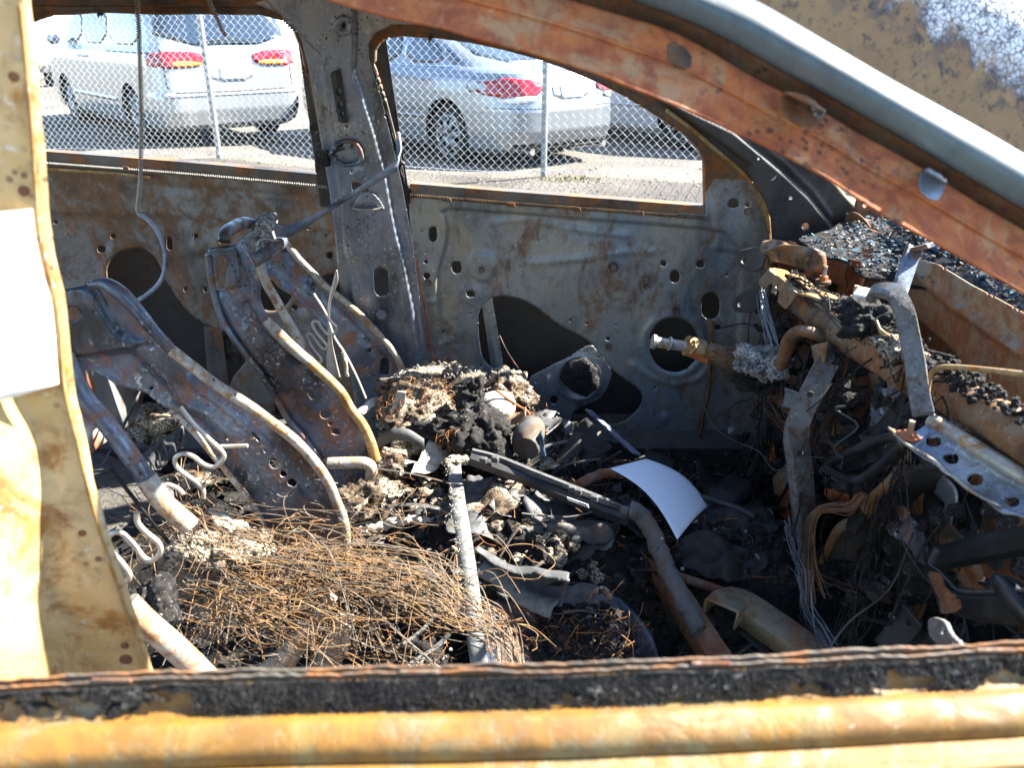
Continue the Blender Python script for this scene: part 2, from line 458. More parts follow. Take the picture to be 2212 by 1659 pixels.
# ------------------------------------------------------------------ ground
def gz(x, y):
    x = np.asarray(x, float); y = np.asarray(y, float)
    yf = 7.85-.27*(x-.3)                       # fence line
    berm = .10*np.exp(-((y-yf+.25)/1.1)**2)
    roll = .02*np.sin(x*1.3+y*.7)+.015*np.sin(x*2.9-y*1.7)
    left = .10*sstep((-x-2)/4)*sstep((y-9)/4)
    fade = np.clip((y-2.6)/1.5, 0, 1)
    return (berm+roll)*fade+left-.02
t = NT('gravel_ground')
n1 = t.noise(1.1, 8, .6, .3); n2 = t.noise(55, 6, .75); n3 = t.vor(38); n4 = t.noise(7, 8, .7)
c = t.mix(t.step(n1, .35, .65), lin('#56514a'), lin('#6d675d'))
c = t.mix(t.mul(t.step(n2, .4, .7), .55), c, lin('#3d3a35'))
c = t.mix(t.mul(t.step(n4, .56, .72), .45), c, lin('#4d463a'))
c = t.mix(t.mul(t.step(n3, .32, .1), .4), c, lin('#8a8378'))
t.bump(t.add(n2, t.mul(n3, .9)), .8, .012); M['ground'] = t.fin(c, .95, 0, .2)
def graded(a0, a1, fine0, fine1, df, dc):
    l = [fine0]
    d = df
    while l[0] > a0: d *= 1.35; l.insert(0, max(a0, l[0]-d))
    while l[-1] < fine1: l.append(l[-1]+df)
    d = df
    while l[-1] < a1: d *= 1.35; l.append(min(a1, l[-1]+d))
    return np.array(l)
gx = graded(-900, 900, -10, 6, .12, 0); gy = graded(-900, 1200, 2.2, 16, .12, 0)
X, Y = np.meshgrid(gx, gy); Z = gz(X, Y)
V = np.stack([X, Y, Z], -1).reshape(-1, 3); nx, ny = len(gx), len(gy); I = np.arange(nx*ny).reshape(ny, nx)
ground = obj('ground', V, np.stack([I[:-1, :-1], I[:-1, 1:], I[1:, 1:], I[1:, :-1]], -1).reshape(-1, 4), M['ground'], None, True)
tag(ground, 'pale gravel ground of the yard', 'ground', kind='structure')
# loose stones along the fence, weeds at the post foot
M['stone'] = plain('gravel_stone', '#7d766b', .9, 0, .25, 30)
A = Acc()
for i in range(2600):
    x = random.uniform(-4.5, 2.6); y = 7.85-.27*(x-.3)+random.gauss(-1.1, 1.2)
    if y < 3: continue
    r = random.uniform(.006, .022); z = float(gz(x, y))
    ang = random.uniform(0, 6.3); ca, sa = cos(ang), sin(ang)
    v = np.array([(1, 0, .1), (.2, .9, .05), (-.9, .3, 0), (-.3, -.8, .1), (.1, .1, .75), (0, 0, -.3)])*[1.2, .9, .8]*r
    v = v+RNG.normal(0, r*.15, v.shape); v = np.stack([v[:, 0]*ca-v[:, 1]*sa+x, v[:, 0]*sa+v[:, 1]*ca+y, v[:, 2]+z], 1)
    A.add(v, [(0, 1, 4), (1, 2, 4), (2, 3, 4), (3, 0, 4), (1, 0, 5), (2, 1, 5), (3, 2, 5), (0, 3, 5)])
tag(A.build('gravel_stones', M['stone'], None, False), 'loose pale stones scattered below the fence', 'gravel', kind='stuff')
M['weed'] = plain('yellow_green_weed', '#7a7636', .8, 0, .3, 30)
A = Acc()
for i in range(260):
    x = random.gauss(.52, .16); y = 7.75-.27*(x-.3)+random.gauss(-.05, .09); z = float(gz(x, y)); h = random.uniform(.008, .03)
    a = random.uniform(0, 6.3); d = np.array([cos(a), sin(a), 0])*h*random.uniform(.3, 1.2); b = np.array([x, y, z]); s = np.array([-sin(a), cos(a), 0])*.006
    A.add([b-s, b+s, b+d+[0, 0, h]+s*.3], [(0, 1, 2)])
tag(A.build('weed_patch', M['weed'], None, False), 'low yellow-green weeds at the foot of the fence post', 'weeds', kind='stuff')

# ------------------------------------------------------------------ chain-link fence
M['galv'] = plain('galvanised_wire', '#c6c9c8', .4, .55, .1, 60)
M['post'] = plain('galvanised_post', '#8a8e8e', .5, .4, .15, 14, .1, .5, .3, '#7d7568')
FD = np.array([.9655, -.2604, 0]); F0 = np.array([.30, 7.85, 0])
def fpt(s, z, off=0): 
    p = F0+FD*s+np.array([.2604, .9655, 0])*off
    return np.array([p[0], p[1], float(gz(p[0], p[1]))+z])
fence = empty('chain_link_fence', fpt(0, 0), 'galvanised chain-link fence between the burned car and the parked cars', 'fence')
A = Acc(); cw = .080; ch = .078
nw = int(12/cw); nz = int(2.05/(ch/2))
for i in range(nw):
    s0 = -8.6+i*cw
    pts = []
    for k in range(nz+1):
        sx = s0+(cw/2*1.0 if k % 2 else 0)+ .006*sin(k*.37+i*.11)
        pts.append(fpt(sx, .03+k*ch/2, .003*(1 if k % 2 else -1)+.012*sin(s0*1.9)+.01*sin(k*.2+s0)))
    A.tube(pts, .0030, 3, 1)
    pts2 = [fpt(s0+cw-(cw/2 if k % 2 else 0)+.006*sin(k*.37+i*.11), .03+k*ch/2, .003*(-1 if k % 2 else 1)+.012*sin(s0*1.9)+.01*sin(k*.2+s0)) for k in range(nz+1)]
    A.tube(pts2, .0030, 3, 1)
A.build('wire_mesh', M['galv'], fence, True, 'stuff')
for s, lean in ((-7.15, .03), (-3.63, -.02), (0, 0), (3.3, .0)):
    p0 = fpt(s, -.1, .045); p1 = fpt(s-lean, 2.15, .045)
    q = cyl('post', p0, p1, .03, M['post'], fence, 14)
    tube('tie_wire', [fpt(s-.04, 1.0, -.01), fpt(s, 1.0, .085), fpt(s+.04, 1.02, -.01)], .003, M['galv'], fence, 5)
tube('bottom_wire', [fpt(-8.6+k*.4, .05+.01*sin(k)) for k in range(31)], .0025, M['galv'], fence, 4, 2)
tube('top_rail', [fpt(-8.6+k*1.2, 2.1) for k in range(11)], .021, M['post'], fence, 10, 2)

# ------------------------------------------------------------------ parked vehicles
def paint(name, c, metal=.55, rough=.28):
    t = NT(name); n = t.noise(3, 5, .6); col = t.mix(t.step(n, .3, .7), lin(c), tuple(v*.93 for v in lin(c)[:3])+(1.,))
    m = t.fin(col, rough, metal); t.b.inputs['Coat Weight'].default_value = .5; t.b.inputs['Coat Roughness'].default_value = .08
    return m
M['silverpaint'] = paint('silver_car_paint', '#7f8489'); M['vanpaint'] = paint('pale_silver_van_paint', '#9b9fa1'); M['whitepaint'] = paint('white_car_paint', '#a9acae', .1, .3)
t = NT('tinted_glass'); t.fin(lin('#1b2630'), .06, 0, .8); t.b.inputs['Coat Weight'].default_value = .6; M['glass'] = t.m
t = NT('pale_glass'); t.fin(lin('#2c3437'), .08, 0, .8); M['paleglass'] = t.m
M['tyre'] = plain('tyre_rubber', '#1c1b1a', .85, 0, .2, 30); M['rim'] = plain('alloy_rim', '#85888a', .3, .7, .08, 20)
M['seam'] = plain('dark_seam', '#232322', .8, 0, .1, 10); M['redlamp'] = plain('red_tail_lamp', '#8f0d1e', .15, 0, .12, 25, 0, .7)
M['amber'] = plain('amber_lens', '#d08a35', .15, 0, .1, 25, 0, .7); M['clearlamp'] = plain('clear_lens', '#cfd3d4', .12, .2, .08, 40, 0, .7)
M['chrome'] = plain('chrome', '#cfd2d4', .12, .95, .05, 20); M['under'] = plain('underbody', '#151413', .9, 0, .2, 20)
M['plate'] = plain('licence_plate_blank', '#cfd2cf', .5, 0, .05, 20)
def wheel(root, T, c, side, R_=.33, w=.21, spokes=7):
    V = []; Fc = []; n = 40
    prof = [(.66, -.5), (.74, -.62), (.9, -.6), (.985, -.42), (1.0, 0), (.985, .42), (.9, .6), (.74, .62), (.66, .5)]
    for i in range(n):
        a = 2*pi*i/n
        for r, y in prof: V.append((c[0]+R_*r*cos(a), c[1]+y*w*.85, c[2]+R_*r*sin(a)))
    k = len(prof)
    Fc = [(i*k+j, ((i+1) % n)*k+j, ((i+1) % n)*k+j+1, i*k+j+1) for i in range(n) for j in range(k-1)]
    wo = obj('wheel', T(V), Fc, M['tyre'], root, True)
    A = Acc(); yo = c[1]+side*w*.40
    a = np.linspace(0, 2*pi, 41)
    for rr, dy in ((.66, .05),):
        A.add(*tube_arrays([(c[0]+R_*.655*cos(q), yo, c[2]+R_*.655*sin(q)) for q in a[:-1]], .022, 6, True))
    for s in range(spokes):
        q = 2*pi*s/spokes+.3
        for dq in (-.10, .10):
            p0 = np.array([c[0], yo+side*.012, c[2]]); p1 = np.array([c[0]+R_*.65*cos(q+dq), yo, c[2]+R_*.65*sin(q+dq)])
            A.add(*tube_arrays([p0, (p0+p1)/2+[0, side*.01, 0], p1], [.035, .022, .024], 5, flat=.8))
    A.add(*tube_arrays([(c[0], yo-side*.03, c[2]), (c[0], yo+side*.03, c[2])], [.07, .045], 14))
    V_ = np.concatenate(A.V); A.V = [T(V_)]; A.build('rim', M['rim'], wo, True)
    V = [(c[0]+R_*.66*cos(q), yo-side*.06, c[2]+R_*.66*sin(q)) for q in a[:-1]]
    obj('brake_disc', T(V), [tuple(range(40))], M['under'], wo)
    return wo
def vehicle(name, label, cat, loc, hdg, levels, pm, wheels, R_=.33, group=None, wheel_sides=(1, -1)):
    root = empty(name, loc, label, cat, group); h = np.array(hdg, float); h /= np.linalg.norm(h); lft = np.array([-h[1], h[0]])
    L0 = np.array(loc, float)
    def T(P):
        P = np.asarray(P, float); return np.stack([L0[0]+P[..., 0]*h[0]+P[..., 1]*lft[0], L0[1]+P[..., 0]*h[1]+P[..., 1]*lft[1], L0[2]+P[..., 2]], -1)
    lv = np.array(levels, float)
    def q(z, i): return np.interp(z, lv[:, 0], lv[:, i])
    zs = np.unique(np.concatenate([np.linspace(lv[0, 0], lv[-1, 0], 30), lv[:, 0]])); tt = np.linspace(0, 2*pi, 97)[:-1]
    V = []
    for z in zs:
        xr, xf, w, n = [q(z, i) for i in (1, 2, 3, 4)]; cx = (xr+xf)/2; a = (xf-xr)/2
        co, si = np.cos(tt), np.sin(tt)
        V.append(np.stack([cx+a*np.sign(co)*np.abs(co)**(2/n), w*np.sign(si)*np.abs(si)**(2/n), np.full_like(tt, z)], 1))
    V = np.concatenate(V); m_ = 96; Fc = [(i*m_+j, i*m_+(j+1) % m_, (i+1)*m_+(j+1) % m_, (i+1)*m_+j) for i in range(len(zs)-1) for j in range(m_)]
    Fc.append(tuple(range(m_))[::-1]); Fc.append(tuple((len(zs)-1)*m_+j for j in range(m_)))
    body = obj('body', T(V), Fc, pm, root, True); sharp(body.data, 28)
    # wheel arches cut out of the body
    for wx, wy in wheels:
        Vc, Fcc = tube_arrays([(wx, wy-.42, R_+.02), (wx, wy+.42, R_+.02)], R_*1.16, 28)
        me = bpy.data.meshes.new('cut'); me.from_pydata(T(Vc).tolist(), [], Fcc); me.materials.append(M['under'])
        bm = bmesh.new(); bm.from_mesh(me); bmesh.ops.recalc_face_normals(bm, faces=bm.faces); bm.to_mesh(me); bm.free()
        co_ = bpy.data.objects.new('cut', me); COL.objects.link(co_)
        md = body.modifiers.new('arch', 'BOOLEAN'); md.operation = 'DIFFERENCE'; md.object = co_; md.solver = 'EXACT'; md.material_mode = 'TRANSFER'
        dg = bpy.context.evaluated_depsgraph_get(); nm = bpy.data.meshes.new_from_object(body.evaluated_get(dg))
        body.modifiers.clear(); body.data = nm; bpy.data.objects.remove(co_, do_unlink=True)
    sharp(body.data, 28)
    for wx, wy in wheels: wheel(root, T, (wx, wy*.97, R_), 1 if wy > 0 else -1, R_)
    def yside(x, z):
        xr, xf, w, n = [q(z, i) for i in (1, 2, 3, 4)]; cx = (xr+xf)/2; a = (xf-xr)/2
        return w*np.clip(1-np.abs((x-cx)/a)**n, .001, 1)**(1/n)
    def xend(y, z, s):
        xr, xf, w, n = [q(z, i) for i in (1, 2, 3, 4)]; cx = (xr+xf)/2; a = (xf-xr)/2
        return cx+s*a*np.clip(1-np.abs(y/w)**n, .001, 1)**(1/n)
    def side(name, poly, m, off=.006, holes=(), st=.03, sgn=1, par=None, th=.004):
        return sheet(name, poly, holes, lambda x, z: T(np.stack([x, sgn*(yside(x, z)+off), z], -1)), st, (), m, par or root, th)
    def end(name, poly, m, off=.006, s=-1, holes=(), st=.03, par=None, th=.004):
        return sheet(name, poly, holes, lambda y, z: T(np.stack([xend(y, z, s)+s*off, y, z], -1)), st, (), m, par or root, th)
    return root, T, side, end, body
def R4(x0, z0, x1, z1): return [(x0, z0), (x1, z0), (x1, z1), (x0, z1)]
def strip(l, w=.006):   # polyline -> thin polygon
    p = np.array(l, float); d = np.gradient(p, axis=0); n = np.stack([-d[:, 1], d[:, 0]], 1); n /= np.linalg.norm(n, axis=1)[:, None]
    return [tuple(a) for a in np.concatenate([p+n*w, (p-n*w)[::-1]])]
SED = [(.17, -.85, 3.5, .82, 7), (.24, -1.0, 3.65, .885, 7), (.42, -1.09, 3.78, .91, 6), (.62, -1.10, 3.8, .92, 5.5), (.80, -1.05, 3.75, .915, 5.5), (.93, -1.0, 3.55, .895, 5.5),
       (.99, -.95, 3.2, .86, 5.5), (1.02, -.85, 2.7, .82, 5), (1.04, -.48, 2.25, .775, 6), (1.10, -.30, 2.1, .755, 6), (1.25, .10, 1.75, .70, 5.5), (1.36, .42, 1.45, .65, 5), (1.42, .62, 1.25, .60, 4.5), (1.455, .75, 1.15, .5, 4), (1.47, .9, 1.05, .25, 3)]
def sedan(name, label, loc, hdg, pm, group=None):
    root, T, side, end, body = vehicle(name, label, 'car', loc, hdg, SED, pm, [(0, .80), (0, -.80), (2.8, .80), (2.8, -.80)], .325, group)
    side('window', rnd([(.12, 1.06), (.98, 1.055), (.98, 1.35), (.62, 1.345), (.40, 1.28)], 1), M['glass'], par=root)
    side('window', rnd([(1.06, 1.055), (1.95, 1.05), (1.55, 1.30), (1.40, 1.35), (1.06, 1.355)], 1), M['paleglass'], par=root)
    side('quarter_glass', rnd([(-.14, 1.075), (.06, 1.06), (.33, 1.26), (.22, 1.24)], 1), M['glass'], par=root)
    end('rear_window', rnd([(-.60, 1.075), (.60, 1.075), (.50, 1.38), (-.50, 1.38)], 1), M['paleglass'], st=.04)
    for s in (1, -1):
        l = end('tail_lamp', rnd([(s*.40, .80), (s*.865, .73), (s*.875, .95), (s*.42, .93)], 1), M['redlamp'], .014)
        end('clear_lens', rnd([(s*.50, .735), (s*.80, .70), (s*.80, .76), (s*.52, .79)], 1), M['clearlamp'], .018, par=l)
        l = side('tail_lamp', rnd([(-.99, .76), (-.80, .84), (-.74, .95), (-.96, .95)], 1), M['redlamp'], .012, sgn=s)
    end('bumper_seam', strip([(-.89, .66), (-.5, .655), (0, .65), (.5, .655), (.89, .66)], .004), M['seam'], .003, th=.001)
    end('plate_recess', rnd(R4(-.27, .73, .27, .90), 1), M['silverpaint'], .004)
    end('licence_plate', R4(-.155, .745, .155, .885), M['plate'], .012)
    end('trunk_seam', strip([(-.40, .70), (-.42, .93)], .003), M['seam'], .004, th=.001); end('trunk_seam', strip([(.40, .70), (.42, .93)], .003), M['seam'], .004, th=.001)
    end('bumper_lower', [(-.75, .19), (.75, .19), (.72, .30), (-.72, .30)], M['under'], .004)
    for x in (.05, 1.08, 2.05):
        side('door_seam', strip([(x+.25 if x < .1 else x, .32), (x+.18 if x < .1 else x, .6), (x, 1.03)], .004), M['seam'], .002, th=.001)
    side('sill_seam', strip([(.45, .33), (2.3, .33)], .004), M['seam'], .002, th=.001)
    for x in (.30, 1.28): 
        hd = side('door_handle', rnd(R4(x, .885, x+.2, .92), 1), pm, .03, th=.02)
    side('fuel_flap', rnd(R4(-.52, .80, -.36, .95), 1), pm, .003)
    side('side_moulding', strip([(.42, .50), (2.3, .50)], .02), pm, .012, th=.01)
    side('chrome_strip', strip([(-.1, 1.045), (.9, 1.035), (2.0, 1.04)], .006), M['chrome'], .006)
    cyl('exhaust_tip', T(np.array([-1.05, -.55, .22])), T(np.array([-.85, -.55, .22])), .035, M['chrome'], root)
    cyl('exhaust_tip', T(np.array([-1.05, .55, .22])), T(np.array([-.85, .55, .22])), .035, M['chrome'], root)
    return root
SH = np.array([-.656, .755])
def gl(x, y): return (x, y, float(gz(x, y)))
# near rear wheel stands at about (-.70, 9.25); local origin is the middle of the rear axle
rt = np.array([SH[1], -SH[0]])
o1 = np.array([-.66, 9.22])+rt*.80
sedan('sedan', 'silver four-door sedan behind the fence with red tail lamp and alloy wheels', (o1[0], o1[1], -.02), SH, M['silverpaint'])
o2 = o1+rt*2.9-SH*1.0
sedan('sedan', 'pale car mostly hidden beyond the silver sedan, right of its bumper', (o2[0], o2[1], -.02), SH, M['whitepaint'])
# minivan
VAN = [(.20, -.80, 3.9, .86, 11), (.28, -.95, 4.0, .93, 11), (.45, -1.0, 4.05, .96, 11), (.62, -1.0, 4.05, .965, 11), (.66, -.96, 4.04, .965, 11), (.95, -.94, 3.95, .965, 11), (1.08, -.93, 3.7, .955, 11), (1.14, -.92, 3.4, .93, 11), (1.20, -.90, 3.2, .91, 11),
       (1.4, -.84, 2.85, .87, 11), (1.6, -.76, 2.5, .82, 9), (1.68, -.68, 2.3, .79, 8), (1.72, -.5, 2.0, .72, 5), (1.74, 0, 1.6, .5, 4)]
VH = np.array([-.66, .75]); rtv = np.array([VH[1], -VH[0]])
o3 = np.array([-4.72, 10.6])+rtv*.84
van, T, side, end, _ = vehicle('minivan', 'silver minivan parked behind the fence, tailgate towards the fence', 'minivan', (o3[0], o3[1], float(gz(-5, 10.9))), VH, VAN, M['vanpaint'], [(0, .83), (0, -.83), (3.0, .83), (3.0, -.83)], .335)
end('tailgate_window', rnd([(-.84, 1.18), (.84, 1.18), (.77, 1.64), (-.77, 1.64)], 1), M['glass'], st=.04)
w_ = tube('wiper', [T(np.array([-.93, .35, 1.2])), T(np.array([-.935, .05, 1.24])), T(np.array([-.93, -.3, 1.22]))], .008, M['under'], van, 5)
side('window', rnd([(-.62, 1.18), (.62, 1.18), (.62, 1.6), (-.42, 1.6)], 1), M['glass'])
side('window', rnd([(.70, 1.18), (1.72, 1.18), (1.72, 1.6), (.70, 1.6)], 1), M['paleglass'])
side('window', rnd([(1.80, 1.18), (2.85, 1.18), (2.35, 1.58), (1.80, 1.6)], 1), M['paleglass'])
for s in (1, -1):
    l = end('tail_lamp', rnd([(s*.30, .94), (s*.90, .92), (s*.93, 1.12), (s*.30, 1.11)], 1), M['redlamp'], .012)
    end('amber_lens', rnd([(s*.36, .95), (s*.72, .945), (s*.72, 1.01), (s*.36, 1.0)], 1), M['amber'], .017, par=l)
    side('tail_lamp', rnd([(-.92, .94), (-.72, .96), (-.70, 1.10), (-.92, 1.10)], 1), M['redlamp'], .012, sgn=s)
end('tailgate_seam', strip([(.80, 1.15), (.80, .72), (.72, .66), (0, .65), (-.72, .66), (-.80, .72), (-.80, 1.15)], .009), M['seam'], .003, th=.001)
end('plate_recess', rnd(R4(-.28, .76, .28, .98), 1), M['vanpaint'], .004); end('licence_plate', R4(-.155, .79, .155, .93), M['plate'], .012)
end('bumper_step', strip([(-.85, .62), (0, .62), (.85, .62)], .012), M['seam'], .004)
for x in (.70, 1.76): side('door_seam', strip([(x, .35), (x, 1.17)], .005), M['seam'], .002, th=.001)
side('slide_rail', strip([(-.8, 1.10), (.68, 1.10)], .006), M['seam'], .003)
side('side_moulding', strip([(.5, .52), (2.5, .52)], .03), M['vanpaint'], .014, th=.01)
for x in (1.55, 1.82): side('door_handle', rnd(R4(x, 1.0, x+.14, 1.035), 1), M['vanpaint'], .03, th=.02)
mir = blob('mirror', T(np.array([2.7, 1.06, 1.22])), (.09, .09, .075), M['vanpaint'], van, 0, 5, 2)
end('torn_bumper', [(-.97, .30), (-.78, .34), (-.80, .48), (-.95, .56)], M['under'], .02)
cyl('exhaust_pipe', T(np.array([-.9, -.45, .2])), T(np.array([-.4, -.45, .2])), .03, M['under'], van)
# pick-up style car far left, front towards the fence
SUV = [(.35, -2.6, 2.3, .88, 7), (.5, -2.7, 2.45, .93, 7), (.8, -2.7, 2.45, .95, 7), (1.0, -2.65, 2.42, .95, 6.5), (1.08, -2.6, 2.3, .93, 6), (1.12, -2.5, 1.2, .90, 6), (1.3, -2.2, .95, .84, 6), (1.6, -2.0, .5, .76, 6), (1.72, -1.7, .2, .7, 5), (1.78, -1.2, -.2, .4, 4)]
hd = np.array([.45, -.89])
suv, T, side, end, _ = vehicle('pickup', 'grey pickup facing the fence far behind the minivan', 'pickup', (-12.6, 21.4, float(gz(-12.6, 21.4))), hd, SUV, M['silverpaint'], [(1.5, .84), (1.5, -.84), (-1.6, .84), (-1.6, -.84)], .38)
end('windshield', rnd([(-.72, 1.16), (.72, 1.16), (.62, 1.62), (-.62, 1.62)], 1), M['glass'], s=1, st=.05)
g_ = end('grille', rnd(R4(-.42, .72, .42, .98), 1), M['under'], s=1)
for k in range(4): end('slat', R4(-.40, .75+k*.06, .40, .775+k*.06), M['chrome'], .02, s=1, par=g_)
for s in (1, -1): end('headlamp', rnd(R4(s*.48, .78, s*.86, .97), 1), M['clearlamp'], .01, s=1)
end('bumper', rnd(R4(-.88, .42, .88, .66), 1), M['chrome'], .03, s=1, th=.03)
side('window', rnd(R4(-.5, 1.16, .55, 1.6), 1), M['glass'], sgn=1); side('window', rnd(R4(-.5, 1.16, .55, 1.6), 1), M['glass'], sgn=-1)
# ================================================================== the burned car
CARLOC = (0, 1.3, 0)
car = empty('burned_car', CARLOC, 'burned-out rusted car shell seen through its open near window', 'burned car')
UP_N = (0, 1, .45); UP_D = 2.0+.45*1.04
farup = on_plane(UP_N, UP_D)
# ---- far rear door
rd_holes = [rnd(C4([(655, 210), (665, 160), (700, 110), (760, 75), (830, 62), (890, 75), (940, 115), (975, 165), (1010, 240), (1060, 330), (1110, 400), (1160, 460), (1230, 520), (1300, 555), (1380, 580), (1440, 590), (1500, 640), (1535, 720), (1500, 790), (1440, 850), (1410, 930), (1400, 1060), (1250, 1120), (760, 1000), (680, 600)]), 1),
            ell(B4, 750, 840, 190, 200, 24), rnd(B4([(1205, 715), (1290, 705), (1420, 690), (1420, 920), (1330, 900), (1260, 830)]), 1),
            ell(B4, 1090, 285, 18), ell(B4, 1250, 347, 14), ell(B4, 1280, 530, 34), ell(B4, 960, 1015, 27), ell(B4, 1205, 168, 10),
            ell(C1, 332, 1380, 16, 12), ell(C1, 688, 1467, 19, 17), ell(C1, 618, 1545, 27, 24), slot(C1, 1040, 1510, 19, 44), ell(C1, 1205, 1462, 15), slot(C4, 1140, 318, 13, 18), slot(C4, 1262, 318, 13, 20), ell(C4, 575, 217, 8),
            rnd(C4([(1690, 980), (1740, 950), (1800, 1050), (1800, 1170), (1700, 1170)]), 1), ell(C1, 1360, 1490, 20, 26)]
rdoor = sheet('door', [(-90, 322), (75, 336), (400, 362), (712, 391), (770, 905), (770, 1150), (-90, 1150)], rd_holes, plY(2.0), 5,
              [R_wave(60, .004, 3), R_ridge([(-90, 372), (75, 384), (400, 408), (715, 432)], 8, -.006), R_step([(-90, 455), (400, 470), (720, 500), (740, 1150), (-90, 1150)], -.008, 14),
               R_boss(B4(870, 85), 16, .006), R_boss(C1(1215, 1530), 18, .006), R_ring(C4(830, 210), 66, 8, .006), R_ring(B4(750, 840), 52, 7, .005), R_boss(B4(1060, 1090), 14, .004), R_ridge([(560, 560), (600, 600), (700, 640)], 10, .005)],
              M['reardoor'], car)
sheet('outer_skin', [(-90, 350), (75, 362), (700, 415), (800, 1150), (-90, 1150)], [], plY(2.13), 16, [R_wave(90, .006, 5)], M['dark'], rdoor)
sheet('window_track', C4([(1258, 540), (1370, 560), (1420, 960), (1290, 940)]), [ell(C4, 1310, 592, 7), ell(C4, 1316, 640, 7), ell(C4, 1320, 682, 7)], plY(2.05), 4, [R_ridge(C4([(1290, 540), (1330, 960)]), 5, .006)], M['skin'], rdoor)
sheet('motor_cover', rnd(C4([(1370, 590), (1450, 600), (1480, 700), (1500, 770), (1440, 780), (1380, 720)]), 1), [], plY(2.06), 4, [R_boss(C4(1440, 690), 12, .012)], M['char'], rdoor)
# door belt: top flange, corrugated glass seal spring, retaining clips
def belt(path, parent, m1, m2, coil=True):
    P3 = [aY(x, y, 1.996) for x, y in path]
    sweep('belt_flange', [p+np.array([0, .03, .012]) for p in P3], [(-.018, .010), (.03, .012), (.03, -.01), (.0, -.012), (-.018, -.008), (-.018, .010)], m1, parent, sm=4)
    if coil:
        q = np.array(cr(P3, 12)); seg = np.concatenate([[0], np.cumsum(np.linalg.norm(np.diff(q, axis=0), axis=1))]); L = seg[-1]
        n = int(L/.0044); tt = np.linspace(0, L, n*7); C = np.stack([np.interp(tt, seg, q[:, k]) for k in range(3)], 1)
        a = np.arange(len(tt))*2*pi/7; pts = C+np.stack([np.zeros_like(a), -.004+.0052*np.cos(a), -.004+.0052*np.sin(a)], 1)
        V, Fc = tube_arrays(pts, .0013, 3, False, False); obj('seal_spring', V, Fc, m2, parent, True)
belt([(-80, 334), (75, 346), (400, 371), (708, 399)], rdoor, M['frame'], M['steelwire'])
tube('rust_strip', ptsY(C1([(230, 1040), (480, 1055), (700, 1070), (930, 1095)]), 1.988), .004, M['yellow'], rdoor, 6)
for x, y in (C1(245, 995), C1(775, 1040)):
    sheet('clip', [(x-7, y-5), (x+7, y-4), (x+8, y+4), (x-6, y+3)], [], plY(1.985), 3, [R_ridge([(x+6, y-5), (x+7, y+5)], 2, .004)], M['frame'], rdoor)
# ---- far front door
fd_out = [(882, 410), (1100, 430), (1523, 463), (1523, 340), (1505, 305), (1489, 284), (1544, 321), (1586, 356), (1621, 391), (1645, 426), (1657, 465), (1661, 507), (1664, 700), (1662, 940), (1620, 1000), (1560, 1040), (1500, 1062), (1000, 1062), (938, 900), (925, 800), (905, 640), (886, 480)]
opening = rnd(C5([(862, 500), (880, 440), (930, 390), (990, 360), (1060, 362), (1150, 385), (1230, 430), (1300, 490), (1370, 545), (1440, 580), (1530, 625), (1580, 670), (1640, 750), (1700, 820), (1780, 885), (1850, 930), (1885, 975), (1885, 1020), (1850, 1080), (1790, 1140), (1720, 1165), (1600, 1162), (1430, 1150), (1330, 1085), (1250, 1000), (1160, 880), (1100, 830), (1040, 825), (960, 815), (900, 760), (875, 680)]), 1)
fd_holes = [opening, ell(B2, 1570, 1170, 198, 215, 30), ell(B2, 1487, 525, 25), slot(B2, 1577, 628, 38, 52), ell(B2, 1783, 527, 30), slot(B2, 1862, 862, 72, 108), rnd(B2([(735, 968), (757, 970), (756, 992), (733, 990)]), 1), rnd(B2([(865, 993), (890, 995), (888, 1018), (863, 1016)]), 1),
            ell(B2, 1112, 1015, 12), ell(B2, 1045, 1128, 22, 14), ell(B2, 1423, 1508, 9), ell(B2, 1995, 615, 12), ell(B2, 2020, 1165, 10), ell(B2, 2020, 1100, 9), ell(B2, 1920, 1032, 25, 20),
            slot(B1, 1436, 768, 36, 72), ell(B1, 1333, 744, 9), ell(B1, 1375, 937, 12), ell(B1, 1370, 1025, 22, 17), ell(B1, 1378, 1155, 32), slot(B1, 1384, 1195, 12, 22), slot(B1, 1650, 1092, 45, 60, 3), ell(B1, 1783, 1336, 40, 32), ell(B1, 1776, 1523, 12),
            ell(C5, 683, 825, 20), ell(C5, 885, 790, 9), ell(C5, 650, 585, 9), slot(lambda l: [(b, a) for a, b in [C5(p[1], p[0]) if False else (C5(p[0], p[1])[1], C5(p[0], p[1])[0]) for p in l]], 1790, 1235, 18, 18.1), ell(C5, 1940, 1330, 9), ell(C5, 1800, 1182, 8), ell(C5, 1965, 930, 8),
            ell(C3, 408, 1250, 34, 30), ell(C3, 495, 1262, 15), ell(C3, 400, 1102, 11), ell(C3, 215, 1640, 26), ell(C3, 468, 1555, 10, 16), ell(C3, 700, 1110, 1)]
main_rec = rnd(B1([(1500, 528), (1800, 548), (2212, 580), (2900, 640), (3800, 700), (4250, 760), (4300, 1300), (4200, 3000), (1750, 3000), (1560, 2300), (1500, 1500), (1470, 1150), (1560, 860), (1572, 640)]), 1)
